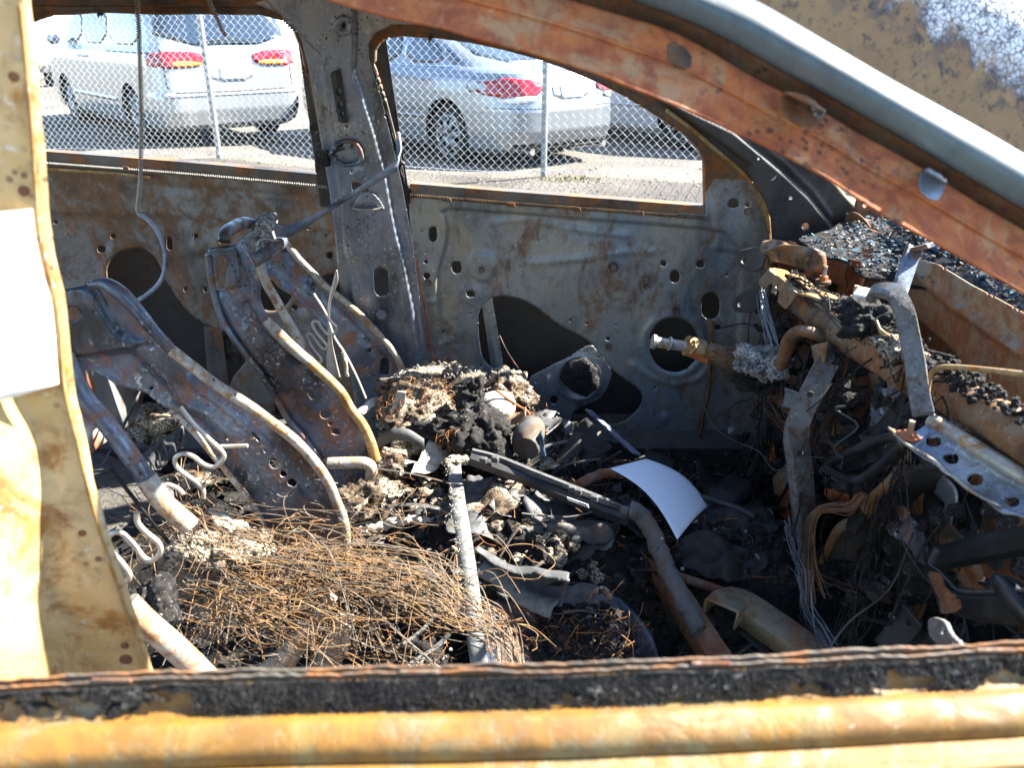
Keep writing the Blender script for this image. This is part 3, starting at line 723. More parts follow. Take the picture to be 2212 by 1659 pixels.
fdoor = sheet('door', fd_out, fd_holes, plY(2.0), 4.0,
              [R_step(main_rec, -.011, 6), R_wave(70, .0035, 8), R_boss(B1(1885, 1080), 30, .007), R_ring(B1(1885, 1080), 27, 5, .003), R_boss(B1(1780, 1336), 26, .006), R_ridge(B2([(430, 520), (800, 480), (1150, 435), (1400, 430)]), 8, .004), R_ridge(B2([(150, 190), (400, 170), (700, 240), (1200, 300)]), 7, .004),
               R_ring(B2(1570, 1170), 66, 8, .006), R_ridge(B2([(1240, 1330), (1380, 1420), (1560, 1480), (1760, 1440), (1900, 1300)]), 8, .006), R_step([(1530, 300), (1670, 380), (1680, 560), (1545, 540)], .010, 14),
               R_ridge(C5([(560, 180), (600, 300), (590, 420), (610, 560)]), 10, .004), R_ridge(C5([(560, 390), (610, 380)]), 5, .005), R_ridge(C5([(630, 655), (700, 640)]), 5, .005), R_ridge(C5([(630, 755), (705, 765)]), 5, .005), R_boss(C5(2020, 1120), 12, .005), R_ring(C5(1480, 1000), 120, 9, -.002)],
              M['door'], car)
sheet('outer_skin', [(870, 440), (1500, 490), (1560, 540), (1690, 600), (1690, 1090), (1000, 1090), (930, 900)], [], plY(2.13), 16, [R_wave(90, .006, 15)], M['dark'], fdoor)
belt([(886, 417), (1100, 434), (1300, 449), (1522, 466)], fdoor, M['frame'], M['wire'])
for x, y in (C2(670, 1235), C2(1065, 1268), C2(1470, 1292), C2(1860, 1318)):
    sheet('clip', [(x-10, y-6), (x+10, y-4), (x+11, y+5), (x-9, y+3)], [], plY(1.984), 3, [R_ridge([(x+9, y-6), (x+10, y+6)], 2.5, .005)], M['rustdark'], fdoor)
for g, x, y, r in ((B2, 1087, 548, 26), (B2, 1345, 645, 22), (B2, 1348, 700, 16), (B2, 1045, 1185, 16), (B2, 1585, 897, 18), (B1, 1390, 1222, 20), (B1, 1885, 1108, 18), (C5, 685, 858, 15), (C3, 345, 1055, 16), (C3, 345, 1110, 13), (C3, 365, 1170, 15), (C3, 350, 1285, 13), (C3, 505, 1305, 16), (B2, 2110, 490, 20)):
    x, y = g(x, y); p = aY(x, y, 1.99); r_ = r*g.f/FPX*2.0
    q = cyl('bolt', p+[0, .015, 0], p-[0, .006, 0], r_, M['bolt'], fdoor, 6); cyl('washer', p+[0, .012, 0], p-[0, .001, 0], r_*1.5, M['rustdark'], q, 14)
plate_ = sheet('regulator_plate', rnd(C5([(1160, 872), (1290, 800), (1440, 720), (1560, 650), (1610, 690), (1690, 800), (1695, 860), (1655, 950), (1620, 1000), (1500, 1040), (1440, 1090), (1430, 1165), (1340, 1160), (1290, 1060), (1220, 950)]), 1),
      [rnd(C5([(1300, 985), (1335, 962), (1368, 1000), (1335, 1032)]), 1), ell(C5, 1225, 880, 7), ell(C5, 1618, 735, 8)], plY(2.03), 4, [R_ring(C5(1490, 860), 46, 6, .008), R_ridge(C5([(1300, 860), (1330, 960), (1310, 1000)]), 5, .006), R_wave(30, .002, 2)], M['pillar'], fdoor)
blob('speaker_remains', aY(*C5(1490, 865), 2.015), (.052, .02, .052), M['char'], plate_, .35, 14, 4, 3)
sheet('window_track', C5([(885, 380), (955, 370), (1030, 820), (950, 812)]), [], plY(2.07), 4, [R_ridge(C5([(915, 380), (985, 815)]), 4, .006)], M['door'], fdoor)
tube('cable', ptsY(C5([(1000, 600), (1060, 720), (1180, 890), (1330, 1090), (1460, 1250), (1480, 1350)]), 2.005), .0022, M['rustdark'], fdoor, 5)
tube('harness', ptsY(B2([(1865, 970), (1868, 1150), (1850, 1350), (1835, 1560), (1800, 1700), (1770, 1900)]), 1.992), .006, M['rustdark'], fdoor, 6, wob=.0006)
# ---- far upper side: roof rail, window frames
w_rear = [(30, 75), (48, 48), (110, 27), (200, 23), (560, 25), (610, 40), (640, 70), (655, 110), (664, 160), (716, 440), (30, 400)]
w_front = [(806, 135), (807, 105), (818, 88), (838, 77), (870, 73), (954, 79), (1027, 90), (1090, 103), (1160, 122), (1220, 142), (1289, 171), (1359, 208), (1429, 252), (1480, 288), (1510, 318), (1523, 345), (1526, 520), (890, 470), (875, 385), (860, 320), (835, 220), (815, 160)]
sheet('side_frame', [(-110, -130), (1050, -130), (1300, 30), (1480, 150), (1560, 240), (1620, 360), (1660, 480), (1530, 480), (880, 430), (712, 400), (-110, 345)], [w_rear, w_front], farup, 5,
      [R_wave(50, .002, 4), R_ridge(w_front[:17], 5, .006), R_ridge(w_rear[:9], 5, .006), R_step([(-110, -130), (1000, -130), (1000, 30), (600, 8), (-110, 4)], .02, 16)], M['frame'], car, .012)
tube('glass_run', [farup(*map(np.array, p)) for p in [(806, 150), (812, 175), (832, 240), (852, 310), (870, 390), (884, 412)]], .006, M['char'], fdoor, 6, wob=.0012)
tube('glass_run', [farup(np.array(x), np.array(y))+[0, -.012, 0] for x, y in [(796, 88), (795, 120), (806, 170), (826, 250), (846, 330), (860, 400)]], .0035, M['rustdark'], fdoor, 6)
# ---- far centre pillar
pilp = on_plane((0, 1, .17), 2.035)
ridge_r = B1([(950, 0), (1000, 180), (1058, 500), (1110, 760), (1170, 1000), (1230, 1300), (1300, 1659)])
ridge_r = [C2(105, 410), C2(170, 610), C2(235, 820)]+ridge_r[1:]+[(912, 790)]
left_l = [(700, 120), (722, 300), (742, 430), (752, 560), (770, 700), (800, 900)]
pil_hole = [slot(B1, 960, 1197, 68, 137, 4), ell(B1, 655, 848, 14), ell(B1, 1098, 870, 14), ell(B1, 968, 1487, 24, 18), ell(B1, 1190, 1543, 14), ell(B1, 690, 160, 14, 20), ell(B1, 815, 220, 9), rnd(B1([(685, 238), (750, 250), (850, 330), (860, 355), (700, 362)]), 1), ell(C1, 2135, 145, 13, 20), ell(C2, 290, 715, 8), ell(C2, 62, 770, 11), ell(C1, 2030, 220, 8)]
pillar = sheet('center_pillar', [(520, -60), (552, 8), (620, 36), (650, 82), (667, 150), (692, 300), (712, 420), (724, 520), (740, 700), (775, 930), (950, 930), (931, 838), (912, 690), (890, 520), (868, 400), (845, 300), (820, 200), (797, 130), (795, 95), (812, 70), (850, 52), (930, 52), (980, -60)], pil_hole, pilp, 4,
      [R_step([(520, -60)]+left_l+[(912, 900)]+ridge_r[::-1]+[(768, 130), (770, -60)], .020, 5), R_ridge(left_l, 5, .006), R_step([(742, 560), (870, 540), (880, 900), (790, 900)], -.010, 30), R_wave(60, .002, 9), R_boss(B1(760, 180), 14, .004), R_ring(C1(2135, 145), 16, 5, .005), R_ridge(B1([(850, 560), (860, 800)]), 6, .003)], M['pillar'], car)
sheet('adjuster_rail', C1([(2045, 450), (2105, 420), (2150, 760), (2095, 745)]), [slot(C1, 2098, 560, 9, 22), slot(C1, 2108, 640, 9, 22), slot(C1, 2120, 700, 8, 16)], on_plane((0, 1, .17), 2.012), 2.5, [R_ridge(C1([(2075, 440), (2125, 755)]), 4, .004)], M['skin'], pillar, .004)
bp = pilp(*map(np.array, C1(2165, 885)))
cyl('anchor_bolt', bp+[0, .01, 0], bp-[0, .035, 0], .012, M['bolt'], pillar, 12, .009)
tube('belt_guide', [pilp(*map(np.array, p))-[0, .03, 0] for p in C2([(75, 860), (130, 880), (160, 940), (150, 985), (70, 1005), (10, 985), (-20, 940), (20, 880)])], .0055, M['seat'], pillar, 8, closed=True)
tube('belt_guide_arm', [pilp(*map(np.array, p))-[0, .02, 0] for p in C1([(2165, 890), (2080, 920), (2020, 965)])], .006, M['seat'], pillar, 8)
box('buckle_block', pilp(*map(np.array, C1(2010, 970)))-[0, .02, 0], (.028, .02, .035), M['char'], pillar)
hk = sheet('trim_hook', rnd(B1([(680, 540), (735, 430), (790, 390), (860, 385), (915, 420), (980, 520), (970, 545), (830, 552), (700, 548)]), 1), [ell(B1, 826, 422, 10), B1([(740, 530), (790, 480), (870, 480), (930, 528)])], on_plane((0, 1, .17), 2.004), 2.2, [], M['pillar'], pillar, .004)
tube('hook_lip', [on_plane((0, 1, .17), 1.998)(*map(np.array, p)) for p in B1([(685, 528), (740, 538), (830, 545), (920, 538), (978, 522)])], .003, M['steelwire'], hk, 6)
cyl('weld_nut', pilp(*map(np.array, B1(968, 1490)))+[0, .0, 0], pilp(*map(np.array, B1(968, 1490)))-[0, .022, 0], .013, M['seat'], pillar, 10)
ft = sheet('pillar_bracket', C5([(412, 815), (520, 812), (600, 905), (430, 935)]), [], plY(1.93), 3, [R_ridge(C5([(412, 815), (520, 812)]), 4, .006)], M['rustdark'], pillar, .004)
for p in (C5(485, 848), C5(508, 910)): q = aY(*p, 1.93); cyl('bolt', q+[0, .004, 0], q-[0, .012, 0], .011, M['bolt'], ft, 10)
tube('pillar_flange_foot', [aY(*p, 1.935) for p in C5([(530, 750), (545, 850), (580, 930)])], .012, M['rail'], pillar, 8)
tube('pillar_edge', [aY(*p, 1.95) for p in C5([(480, 120), (530, 380), (570, 640), (610, 900)])], .003, M['rust'], pillar, 6)
sheet('outer_pillar', [(640, 60), (830, 60), (960, 930), (760, 930)], [], on_plane((0, 1, .2), 2.20), 12, [], M['skin'], pillar, .002)
# ---- seat-belt webbing from the pillar to the driver's seat
wp = [aY(*C2(372, 815), 1.85), aY(*C2(378, 930), 1.83), aY(*C2(365, 1010), 1.80), aY(*B1(1070, 150), 1.78), aY(*B1(640, 430), 1.74), aY(*B1(300, 640), 1.72), aY(*B1(90, 745), 1.72), aY(*B1(-40, 720), 1.72)]
ribbon('seat_belt', wp, [(.004, 0, .0), (.006, .0, .006), (.004, 0, .014), (.004, -.004, .013), (.004, -.008, .008), (.003, -.01, .010), (.002, -.01, .014), (.0, -.01, .018)], M['webbing'], car, 8, .003)
# ---- far windshield pillar and what stands outside it
edge = C3([(0, 680), (150, 790), (300, 920), (420, 1020), (520, 1120), (590, 1220), (625, 1330), (635, 1450), (632, 1520)])
app = on_plane((-.25, 1, .30), 1.93+.30*1.0-.25*.45)
apil = sheet('windshield_pillar', [(1330, 140)]+edge+[(1700, 540), (1800, 520), (1885, 486), (1832, 432), (1790, 384), (1743, 350), (1600, 250), (1439, 150)], [ell(C3, 550, 963, 10), ell(C3, 750, 1205, 14), ell(C3, 842, 1380, 24), ell(C3, 893, 1145, 6)], app, 4,
      [R_step(C3([(-100, 560), (400, 800), (700, 1050), (860, 1200), (960, 1320), (1030, 1420), (1000, 1700), (600, 1600), (500, 1000)]), .016, 6), R_ridge(C3([(560, 870), (720, 1000), (900, 1180), (1010, 1330)]), 6, .006), R_wave(40, .002, 6)], M['skin'], car, .003)
tube('pillar_seal_edge', [app(*map(np.array, p))-[0, .004, 0] for p in edge], .0045, M['yellow'], apil, 8)
tube('windshield_flange', [app(*map(np.array, p))+[.0, .01, 0] for p in [(1735, 345), (1788, 384), (1830, 432), (1872, 470)]], .007, M['yellow'], apil, 8)
q = app(*map(np.array, C3(640, 1078))); cyl('trim_clip', q, q-[0, .014, 0], .013, M['steelwire'], apil, 8)
sheet('hinge_pillar', [(1600, 480), (1700, 500), (1800, 490), (1880, 480), (1960, 600), (1960, 1150), (1560, 1150), (1600, 900)], [], plY(2.09), 8, [R_wave(60, .01, 3)], M['rustdark'], car, .003)
# far front wing and hinge of the hood
sweep('front_wing', [np.array([.80, 2.05, .93]), np.array([1.2, 2.08, .92]), np.array([1.7, 2.07, .87]), np.array([2.3, 1.98, .78])], [(-.03, .0), (-.10, .03), (-.16, .035), (-.16, .02), (-.06, -.02), (.0, -.3), (.02, -.3), (.0, -.02), (-.03, .0)], M['rust'], car)
hx = np.linspace(0, 1, 24); hy = np.linspace(.74, 1.90, 30); V = [(.92+.60*u, y, 1.0+.60*u+.035*(1-((y-1.32)/.58)**2)*(.4+u*.6)-.05*max(0, u-.8)) for y in hy for u in hx]
I = np.arange(len(V)).reshape(30, 24)
solid(obj('hood', V, np.stack([I[:-1, :-1], I[:-1, 1:], I[1:, 1:], I[1:, :-1]], -1).reshape(-1, 4), M['rustdark'], car, True), .012)
sheet('hood_hinge', rnd(C3([(1190, 1200), (1300, 1250), (1340, 1330), (1330, 1400), (1220, 1380), (1160, 1300)]), 1), [ell(C3, 1230, 1270, 16)], plY(1.98), 3, [], M['rustdark'], car, .006)

# ---- roof, near roof rail, headliner wires
def roofz(x, y): return 1.475+.03*(1-((y-1.3)/.6)**2)-.02*max(0, x+.1)
rx = np.linspace(-1.7, .16, 40); ry = np.linspace(.74, 1.86, 24); V = [(x-.05*((y-1.3)/.56)**2*(x > .1), y, roofz(x, y)+.004*sin(x*9)*sin(y*7)) for y in ry for x in rx]
I = np.arange(len(V)).reshape(24, 40)
solid(obj('roof', V, np.stack([I[:-1, :-1], I[:-1, 1:], I[1:, 1:], I[1:, :-1]], -1).reshape(-1, 4), M['skin'], car, True), .012)
sweep('windshield_header', [np.array([.13, .76, 1.455]), np.array([.17, 1.0, 1.475]), np.array([.18, 1.3, 1.48]), np.array([.17, 1.6, 1.475]), np.array([.13, 1.84, 1.455])], [(-.03, -.02), (.03, -.03), (.035, .005), (-.03, .02), (-.03, -.02)], M['rustdark'], car)
def coil_wire(name, path, r=.0032, rc=.0042, pitch=.0042, m=None):
    q = np.array(cr(path, 12)); seg = np.concatenate([[0], np.cumsum(np.linalg.norm(np.diff(q, axis=0), axis=1))]); L = seg[-1]
    n = int(L/pitch); tt = np.linspace(0, L, n*7); C = np.stack([np.interp(tt, seg, q[:, k]) for k in range(3)], 1); a = np.arange(len(tt))*2*pi/7
    V, Fc = tube_arrays(C+rc*np.stack([np.cos(a), np.sin(a), 0*a], 1), .0014, 3, False, False); return obj(name, V, Fc, m or M['steelwire'], car, True)
coil_wire('hanging_coil', ptsY([(292, -60), (296, 0), (300, 60), (303, 150), (306, 250), (305, 330), (303, 400), (298, 445), (300, 462)], 1.62))
tube('hanging_cable', ptsY([(300, 462), (320, 475), (340, 500), (354, 535), (357, 575), (345, 610), (315, 638), (285, 655)], 1.62), .0048, M['webbing'], car, 8)
coil_wire('hanging_coil', ptsY([(440, -60), (452, 0), (465, 30), (478, 60), (488, 78)], 1.62))
# ---- rear bulkhead, far rear quarter, floor
sheet('rear_bulkhead', [(.55, .2), (2.05, .2), (2.05, .95), (.55, .95)], [rnd([(1.0, .55), (1.6, .55), (1.6, .8), (1.0, .8)], 2)], lambda y, z: np.stack([np.full_like(y, -1.75)-.3*(z-.3), y, z], -1), .04, [R_wave(.25, .01, 3)], M['rustdark'], car, .003, toward=(1, 0, 0))
fx = np.linspace(-1.8, 1.25, 90); fy = np.linspace(.5, 2.06, 60); V = []
for y in fy:
    for x in fx:
        tun = .17*math.exp(-((y-1.3)/.12)**4); toe = max(0, x-.75)*.75
        V.append((x, y, .25+tun+toe+.012*fbm((x, y, 0), 5)))
I = np.arange(len(V)).reshape(60, 90)
obj('floor_pan', V, np.stack([I[:-1, :-1], I[:-1, 1:], I[1:, 1:], I[1:, :-1]], -1).reshape(-1, 4), M['rustdark'], car, True)
sheet('firewall', [(.5, .3), (2.05, .3), (2.05, .98), (.5, .98)], [], lambda y, z: np.stack([.92+.03*np.sin(y*6)+.12*(z-.6), y, z], -1), .03, [R_wave(.15, .012, 5)], M['rustdark'], car, .003, toward=(-1, 0, 0))
sweep('rocker_sill', [np.array([-1.6, .56, .30]), np.array([1.2, .56, .30])], [(-.08, -.1), (.08, -.1), (.08, .06), (.04, .1), (-.06, .1), (-.08, .04), (-.08, -.1)], M['rust'], car)
sweep('rocker_sill', [np.array([-1.6, 2.05, .26]), np.array([1.2, 2.05, .26])], [(-.08, -.1), (.08, -.1), (.08, .06), (.04, .1), (-.06, .1), (-.08, .04), (-.08, -.1)], M['skin'], car)

# ---- near windshield pillar / roof rail: jamb, groove, heat-blued outer edge
low = [(560, -60), (730, 2), (870, 40), (954, 57), (1027, 79), (1160, 115), (1289, 156), (1369, 189), (1503, 243), (1743, 357), (1893, 452), (1998, 510), (2138, 588), (2330, 700)]
NP_N = np.array([0, 1, -.28]); NP_D = .63-.28*1.1
npl = on_plane(NP_N, NP_D)
low3 = [npl(np.array(x), np.array(y)) for x, y in low]
low3 = np.array(cr(low3, 6))
# upper edge of the orange jamb, groove and bright edge measured across the pillar
mid_ = [(700, -150), (900, -90), (1100, -40), (1300, 20), (1439, 62), (1525, 105), (1642, 174), (1760, 232), (1850, 285), (1960, 345), (2090, 425), (2212, 497), (2400, 610)]
npl2 = on_plane(NP_N, NP_D+.03)
mid3 = np.array(cr([npl2(np.array(x), np.array(y)) for x, y in mid_], 6))
sil0 = [(900, -175), (1150, -95), (1330, -20), (1439, 20), (1560, 72), (1700, 152), (1800, 206), (1960, 297), (2090, 375), (2212, 446), (2400, 560)]
sil1 = [(900, -300), (1150, -215), (1400, -95), (1500, -40), (1620, 0), (1760, 80), (1906, 166), (2000, 218), (2120, 284), (2212, 338), (2400, 450)]
npl3 = on_plane(NP_N, NP_D+.012); npl4 = on_plane(NP_N, NP_D+.035)
s03 = np.array(cr([npl3(np.array(x), np.array(y)) for x, y in sil0], 6)); s13 = np.array(cr([npl4(np.array(x), np.array(y)) for x, y in sil1], 6))
def resample(q, n):
    seg = np.concatenate([[0], np.cumsum(np.linalg.norm(np.diff(q, axis=0), axis=1))]); t = np.linspace(0, seg[-1], n)
    return np.stack([np.interp(t, seg, q[:, k]) for k in range(3)], 1)
def by_x(q, xs): 
    i = np.argsort(q[:, 0]); return np.stack([xs]+[np.interp(xs, q[i, 0], q[i, k]) for k in (1, 2)], 1)
xs = np.linspace(-.20, .62, 130)
Lw, Md, S0, S1 = [by_x(q, xs) for q in (low3, mid3, s03, s13)]
def loft(name, rows, m, parent, bumpf=None, n=14, thick=.003):
    R_ = np.array(rows)                         # rows x stations x 3
    k = len(R_); u = np.linspace(0, k-1, n*(k-1)+1); G = []
    for t in u:
        i = min(int(t), k-2); f = t-i; a, b, c, d = R_[max(i-1, 0)], R_[i], R_[i+1], R_[min(i+2, k-1)]
        G.append(.5*((2*b)+(c-a)*f+(2*a-5*b+4*c-d)*f*f+(3*b-a-3*c+d)*f**3))
    G = np.array(G); V = G.reshape(-1, 3).copy()
    if bumpf is not None:
        for j, v in enumerate(V): V[j] = v+np.array(bumpf(v))
    ny_, nx_ = G.shape[:2]; I = np.arange(ny_*nx_).reshape(ny_, nx_)
    Fq = np.stack([I[:-1, :-1], I[:-1, 1:], I[1:, 1:], I[1:, :-1]], -1).reshape(-1, 4)
    f0 = Fq[len(Fq)//2]; nrm = np.cross(V[f0[1]]-V[f0[0]], V[f0[3]]-V[f0[0]])
    if nrm@(CAM-V[f0[0]]) < 0: Fq = Fq[:, ::-1]
    o = obj(name, V, Fq, m, parent, True)
    if thick: solid(o, thick)
    return o
t_ = (Md-Lw)
jamb = loft('windshield_pillar', [Lw, Lw+t_*.20, Lw+t_*.5+[0, .0005, 0], Lw+t_*.57+[0, -.0035, 0], Lw+t_*.95+[0, -.0035, 0], Md], M['rust'], car, lambda v: (0, .0018*fbm(v, 9, 2)+.0005*fbm(v, 70, 2), 0))
grv = loft('pillar_groove', [Md, Md+[0, .02, -.002], (Md+S0)/2+[0, .018, 0], S0+[0, .008, 0]], M['rustdark'], car, lambda v: (0, .001*fbm(v, 60, 2), 0))
tr_ = loft('drip_moulding', [S0+[0, .012, -.002], S0, S0*.6+S1*.4+[0, -.016, .004], S0*.25+S1*.75+[0, -.012, .006], S1+[0, .0, .002], S1+[0, .03, -.004]], M['silver'], car)
# brackets and clips left on the jamb, lying on its surface
from mathutils.bvhtree import BVHTree
def bvh(o): return BVHTree.FromPolygons([p.co for p in o.data.vertices], [tuple(p.vertices) for p in o.data.polygons])
def onto(o, off):
    T_ = bvh(o)
    def f(x, y):
        out = []
        for r in rays(x, y).reshape(-1, 3):
            d = Vector(r).normalized(); h = T_.ray_cast(Vector(CAM), d); p = h[0] if h[0] is not None else Vector(CAM)+d*.7
            out.append(p-d*off)
        return np.array(out).reshape(np.shape(x)+(3,))
    return f
def jsheet(name, poly, m, off=.0012, st=3, rel=()): return sheet(name, poly, [], onto(jamb, off), st, rel, m, jamb, .001)
b_ = jsheet('airbag_bracket', rnd(C3([(705, 590), (760, 560), (900, 600), (985, 690), (960, 760), (860, 800), (725, 720)]), 1), M['rustdark'])
q = onto(jamb, .003)(*map(np.array, C3(845, 660))); cyl('bolt', q+[0, .004, -.002], q, .0048, M['rustdark'], b_, 10)
jsheet('paint_flake', rnd(C3([(880, 640), (950, 670), (985, 690), (955, 735), (920, 720)]), 1), M['ashlight'], .002)
jsheet('clip', rnd(C3([(1580, 1020), (1740, 1100), (1700, 1230), (1640, 1240), (1555, 1170)]), 1), M['pillar'])
jsheet('clip', rnd(C3([(10, 230), (160, 320), (150, 440), (10, 400)]), 1), M['frame'])
# sheet-metal panel with blistered paint standing beyond the pillar
t = NT('blistered_white_paint'); n = t.noise(9, 8, .7, 1.0); f_ = t.noise(50, 6, .7, .5); dn = t.n('ShaderNodeVectorMath', operation='ADD'); sn = t.n('ShaderNodeTexNoise'); sn.inputs['Scale'].default_value = 60; sn.inputs['Detail'].default_value = 4; t.l(t.co, sn.inputs['Vector']); sv = t.n('ShaderNodeVectorMath', operation='SCALE'); sv.inputs['Scale'].default_value = .02; t.l(sn.outputs['Color'], sv.inputs[0]); t.l(t.co, dn.inputs[0]); t.l(sv.outputs[0], dn.inputs[1]); vo = t.vor(165, 'DISTANCE_TO_EDGE', dn.outputs[0]); big = t.noise(2.2, 4, .5)
tcx = t.n('ShaderNodeSeparateXYZ'); t.l(t.co, tcx.inputs[0])
c = t.mix(t.step(n, .35, .65), lin('#7a5733'), lin('#8a683f')); c = t.mix(t.mul(t.step(f_, .45, .7), .2), c, lin('#6b5035'))
g_ = t.add(t.add(t.mul(tcx.outputs[2], 2.6), t.mul(tcx.outputs[0], 1.3)), t.mul(n, .45))
bl = t.step(g_, 4.34, 4.46); wh = t.step(t.add(g_, t.mul(f_, .15)), 4.50, 4.60)
c = t.mix(t.mul(bl, t.step(f_, .42, .56)), c, lin('#2b2930'))
c = t.mix(t.mul(t.step(g_, 4.15, 4.45), t.step(t.noise(70, 8, .8), .54, .58)), c, lin('#2b2422'))
c = t.mix(wh, c, lin('#4a4248'))
c = t.mix(t.mul(t.mul(wh, t.step(vo, .02, .12)), t.step(t.noise(45, 5, .7), .3, .5)), c, lin('#d8d5d2'))
t.bump(t.add(t.mul(f_, .5), t.mul(t.mul(wh, vo), 2.0)), .5, .003); M['blister'] = t.fin(c, .5, 0, .4)
hd0 = np.array([.20, .80, 1.22])
def hoodpt(u, v):   # u along the car, v up; leans on the pillar, rolls over towards the top
    u = np.asarray(u, float); v = np.asarray(v, float)
    c = np.clip(v-.18, 0, 2)
    return np.stack([.12+u*1.25, .80+.10*u+.08*v+.9*c**2, 1.42-.55*u+v*.80-.35*c**2], -1)
hp = sheet("loose_body_panel", [(.02, -.035), (.62, -.055), (.62, .46), (.02, .40)], [], hoodpt, .025, [R_wave(.35, .006, 12)], M['blister'], None, .003, toward=(0, -1, .3))
tag(hp, 'rusted sheet panel with blistered white paint leaning beyond the windshield pillar', 'body panel')

# ---- near centre pillar (front face lit by the sun), white notice stuck on it
fl = [(40, -60), (45, 30), (58, 140), (70, 290), (80, 420), (92, 520), (110, 600), (125, 660), (140, 830), (160, 920), (185, 1030), (220, 1160), (262, 1290), (300, 1400), (325, 1480), (350, 1560)]
npf = plY(.585)
F3 = np.array(cr([npf(np.array(x), np.array(y)) for x, y in fl], 6))
zs = np.linspace(F3[:, 2].min()+.001, F3[:, 2].max()-.001, 150); i_ = np.argsort(F3[:, 2])
Fe = np.stack([np.interp(zs, F3[i_, 2], F3[i_, 0]), np.interp(zs, F3[i_, 2], F3[i_, 1]), zs], 1)
wfl = np.interp(zs, [.7, .8, .95, 1.1, 1.25, 1.4], [.030, .046, .050, .030, .030, .03])+.004*np.sin(zs*28)
def off(dx, dy): return Fe+np.stack([np.zeros_like(zs)+dx, np.zeros_like(zs)+dy, 0*zs], 1)
rows = [Fe+[.004, .006, 0], Fe, Fe+np.stack([-wfl*.5, 0*zs-.004, 0*zs], 1), Fe+np.stack([-wfl, 0*zs-.008, 0*zs], 1), Fe+np.stack([-wfl-.006, 0*zs-.022, 0*zs], 1), off(-.062, -.065), off(-.074, -.09), off(-.10, -.112), off(-.17, -.128), off(-.30, -.14)]
bpil = loft('center_pillar', rows, M['jambpaint'], car, lambda v: (.0022*fbm(v, 11, 3), .0012*fbm(v, 30, 2), 0), 8)
tube('pillar_edge', [Fe[k]+[0, -.001, 0] for k in range(0, 150, 5)], .0013, M['yellow'], bpil, 6, 2)
def hit(o, x, y):
    v = [p.co for p in o.data.vertices]; t_ = BVHTree.FromPolygons(v, [tuple(p.vertices) for p in o.data.polygons])
    r = rays(x, y); h = t_.ray_cast(Vector(CAM), Vector(r).normalized()); return (np.array(h[0]), np.array(h[1])) if h[0] is not None else (None, None)
for x, y, r_ in ((30, 165, .0035), (52, 412, .004), (57, 470, .004), (178, 1152, .0035), (213, 1208, .003), (272, 1425, .006), (270, 1395, .004)):
    q, n = hit(bpil, x, y)
    if q is None: continue
    if n@(CAM-q) < 0: n = -n
    cyl('spot_weld', q-n*.003, q+n*.0006, r_, M['rustdark'], bpil, 12)
nz_ = 40; zz = np.linspace(1.158, 1.298, nz_); V = []; Fq = []
FeI = lambda z, k: np.interp(z, zs, Fe[:, k])
cols = np.linspace(0, 1, 9)
pr_dx = [-.003, -.03, -.052, -.066, -.078, -.10, -.14, -.19, -.25]; pr_dy = [-.006, -.022, -.046, -.072, -.094, -.116, -.127, -.133, -.139]
for k, z in enumerate(zz):
    for j in range(9):
        zj = z-(.004*(j % 2) if k == 0 else 0)
        V.append((FeI(z, 0)+pr_dx[j]+.004, FeI(z, 1)+pr_dy[j]-.004, zj))
Fq = [(k*9+j, k*9+j+1, (k+1)*9+j+1, (k+1)*9+j) for k in range(nz_-1) for j in range(8)]
nt_ = obj('paper_notice', V, Fq, M['label'], None, True); solid(nt_, .0006, 0)
tag(nt_, 'blank white paper notice stuck on the near rusted door pillar', 'notice')

# ---- near door: belt line just below the camera, ajar
dl = [(-200, 1500), (0, 1490), (300, 1474), (700, 1462), (1106, 1455), (1500, 1442), (1900, 1424), (2212, 1408), (2450, 1396)]
dtop = np.array(cr([aZ(x, y, 1.045) for x, y in dl], 8)); n_ = len(dtop)
dtop = resample(dtop, 640)
def drow(dy, dz): return dtop+np.array([0, dy, dz])
def dbump(v): return (0, .0015*fbm(v, 25, 3), .0012*fbm(v, 40, 3))
def rag(v): return (0, .0012*fbm(v, 30, 3), .0022*fbm(v, 18, 4)+.0012*fbm(v, 120, 2))
ndoor = loft('door', [drow(.010, -.12), drow(.008, -.03), drow(.006, -.004), drow(.0055, .0015)], M['frame'], car, rag, 5, .0016)
loft('belt_lip', [drow(.0015, -.012), drow(.001, -.004), drow(.0005, .001)], M['frame'], ndoor, lambda v: (0, .001*fbm(v, 25, 3), .0030*fbm((v[0], 3, 1), 22, 4)+.001*fbm((v[0], 7, 1), 160, 2)), 4, .0014)
loft('belt_lip', [drow(-.003, -.010), drow(-.0035, -.004), drow(-.0042, -.0008)], M['char'], ndoor, lambda v: (0, .001*fbm(v, 25, 3), .0026*fbm((v[0], 9, 1), 26, 4)+.001*fbm((v[0], 5, 1), 150, 2)), 4, .0014)
loft('belt_channel', [drow(-.002, -.002), drow(-.005, -.009), drow(-.009, -.015), drow(-.014, -.0165), drow(-.0195, -.0145)], M['sill'], ndoor, None, 6)
loft('belt_roll', [drow(-.019, -.0145), drow(-.0215, -.0125), drow(-.0265, -.0122), drow(-.034, -.0160), drow(-.0385, -.0205), drow(-.0405, -.027), drow(-.0402, -.031)], M['sill'], ndoor, lambda v: (0, .0004*fbm(v, 20, 2), .0003*fbm(v, 40, 2)), 6)
loft('outer_skin', [drow(-.041, -.030), drow(-.045, -.0305), drow(-.053, -.033), drow(-.060, -.042), drow(-.066, -.12), drow(-.068, -.5)], M['sill'], ndoor, lambda v: (0, .0005*fbm(v, 30, 2), 0), 6)
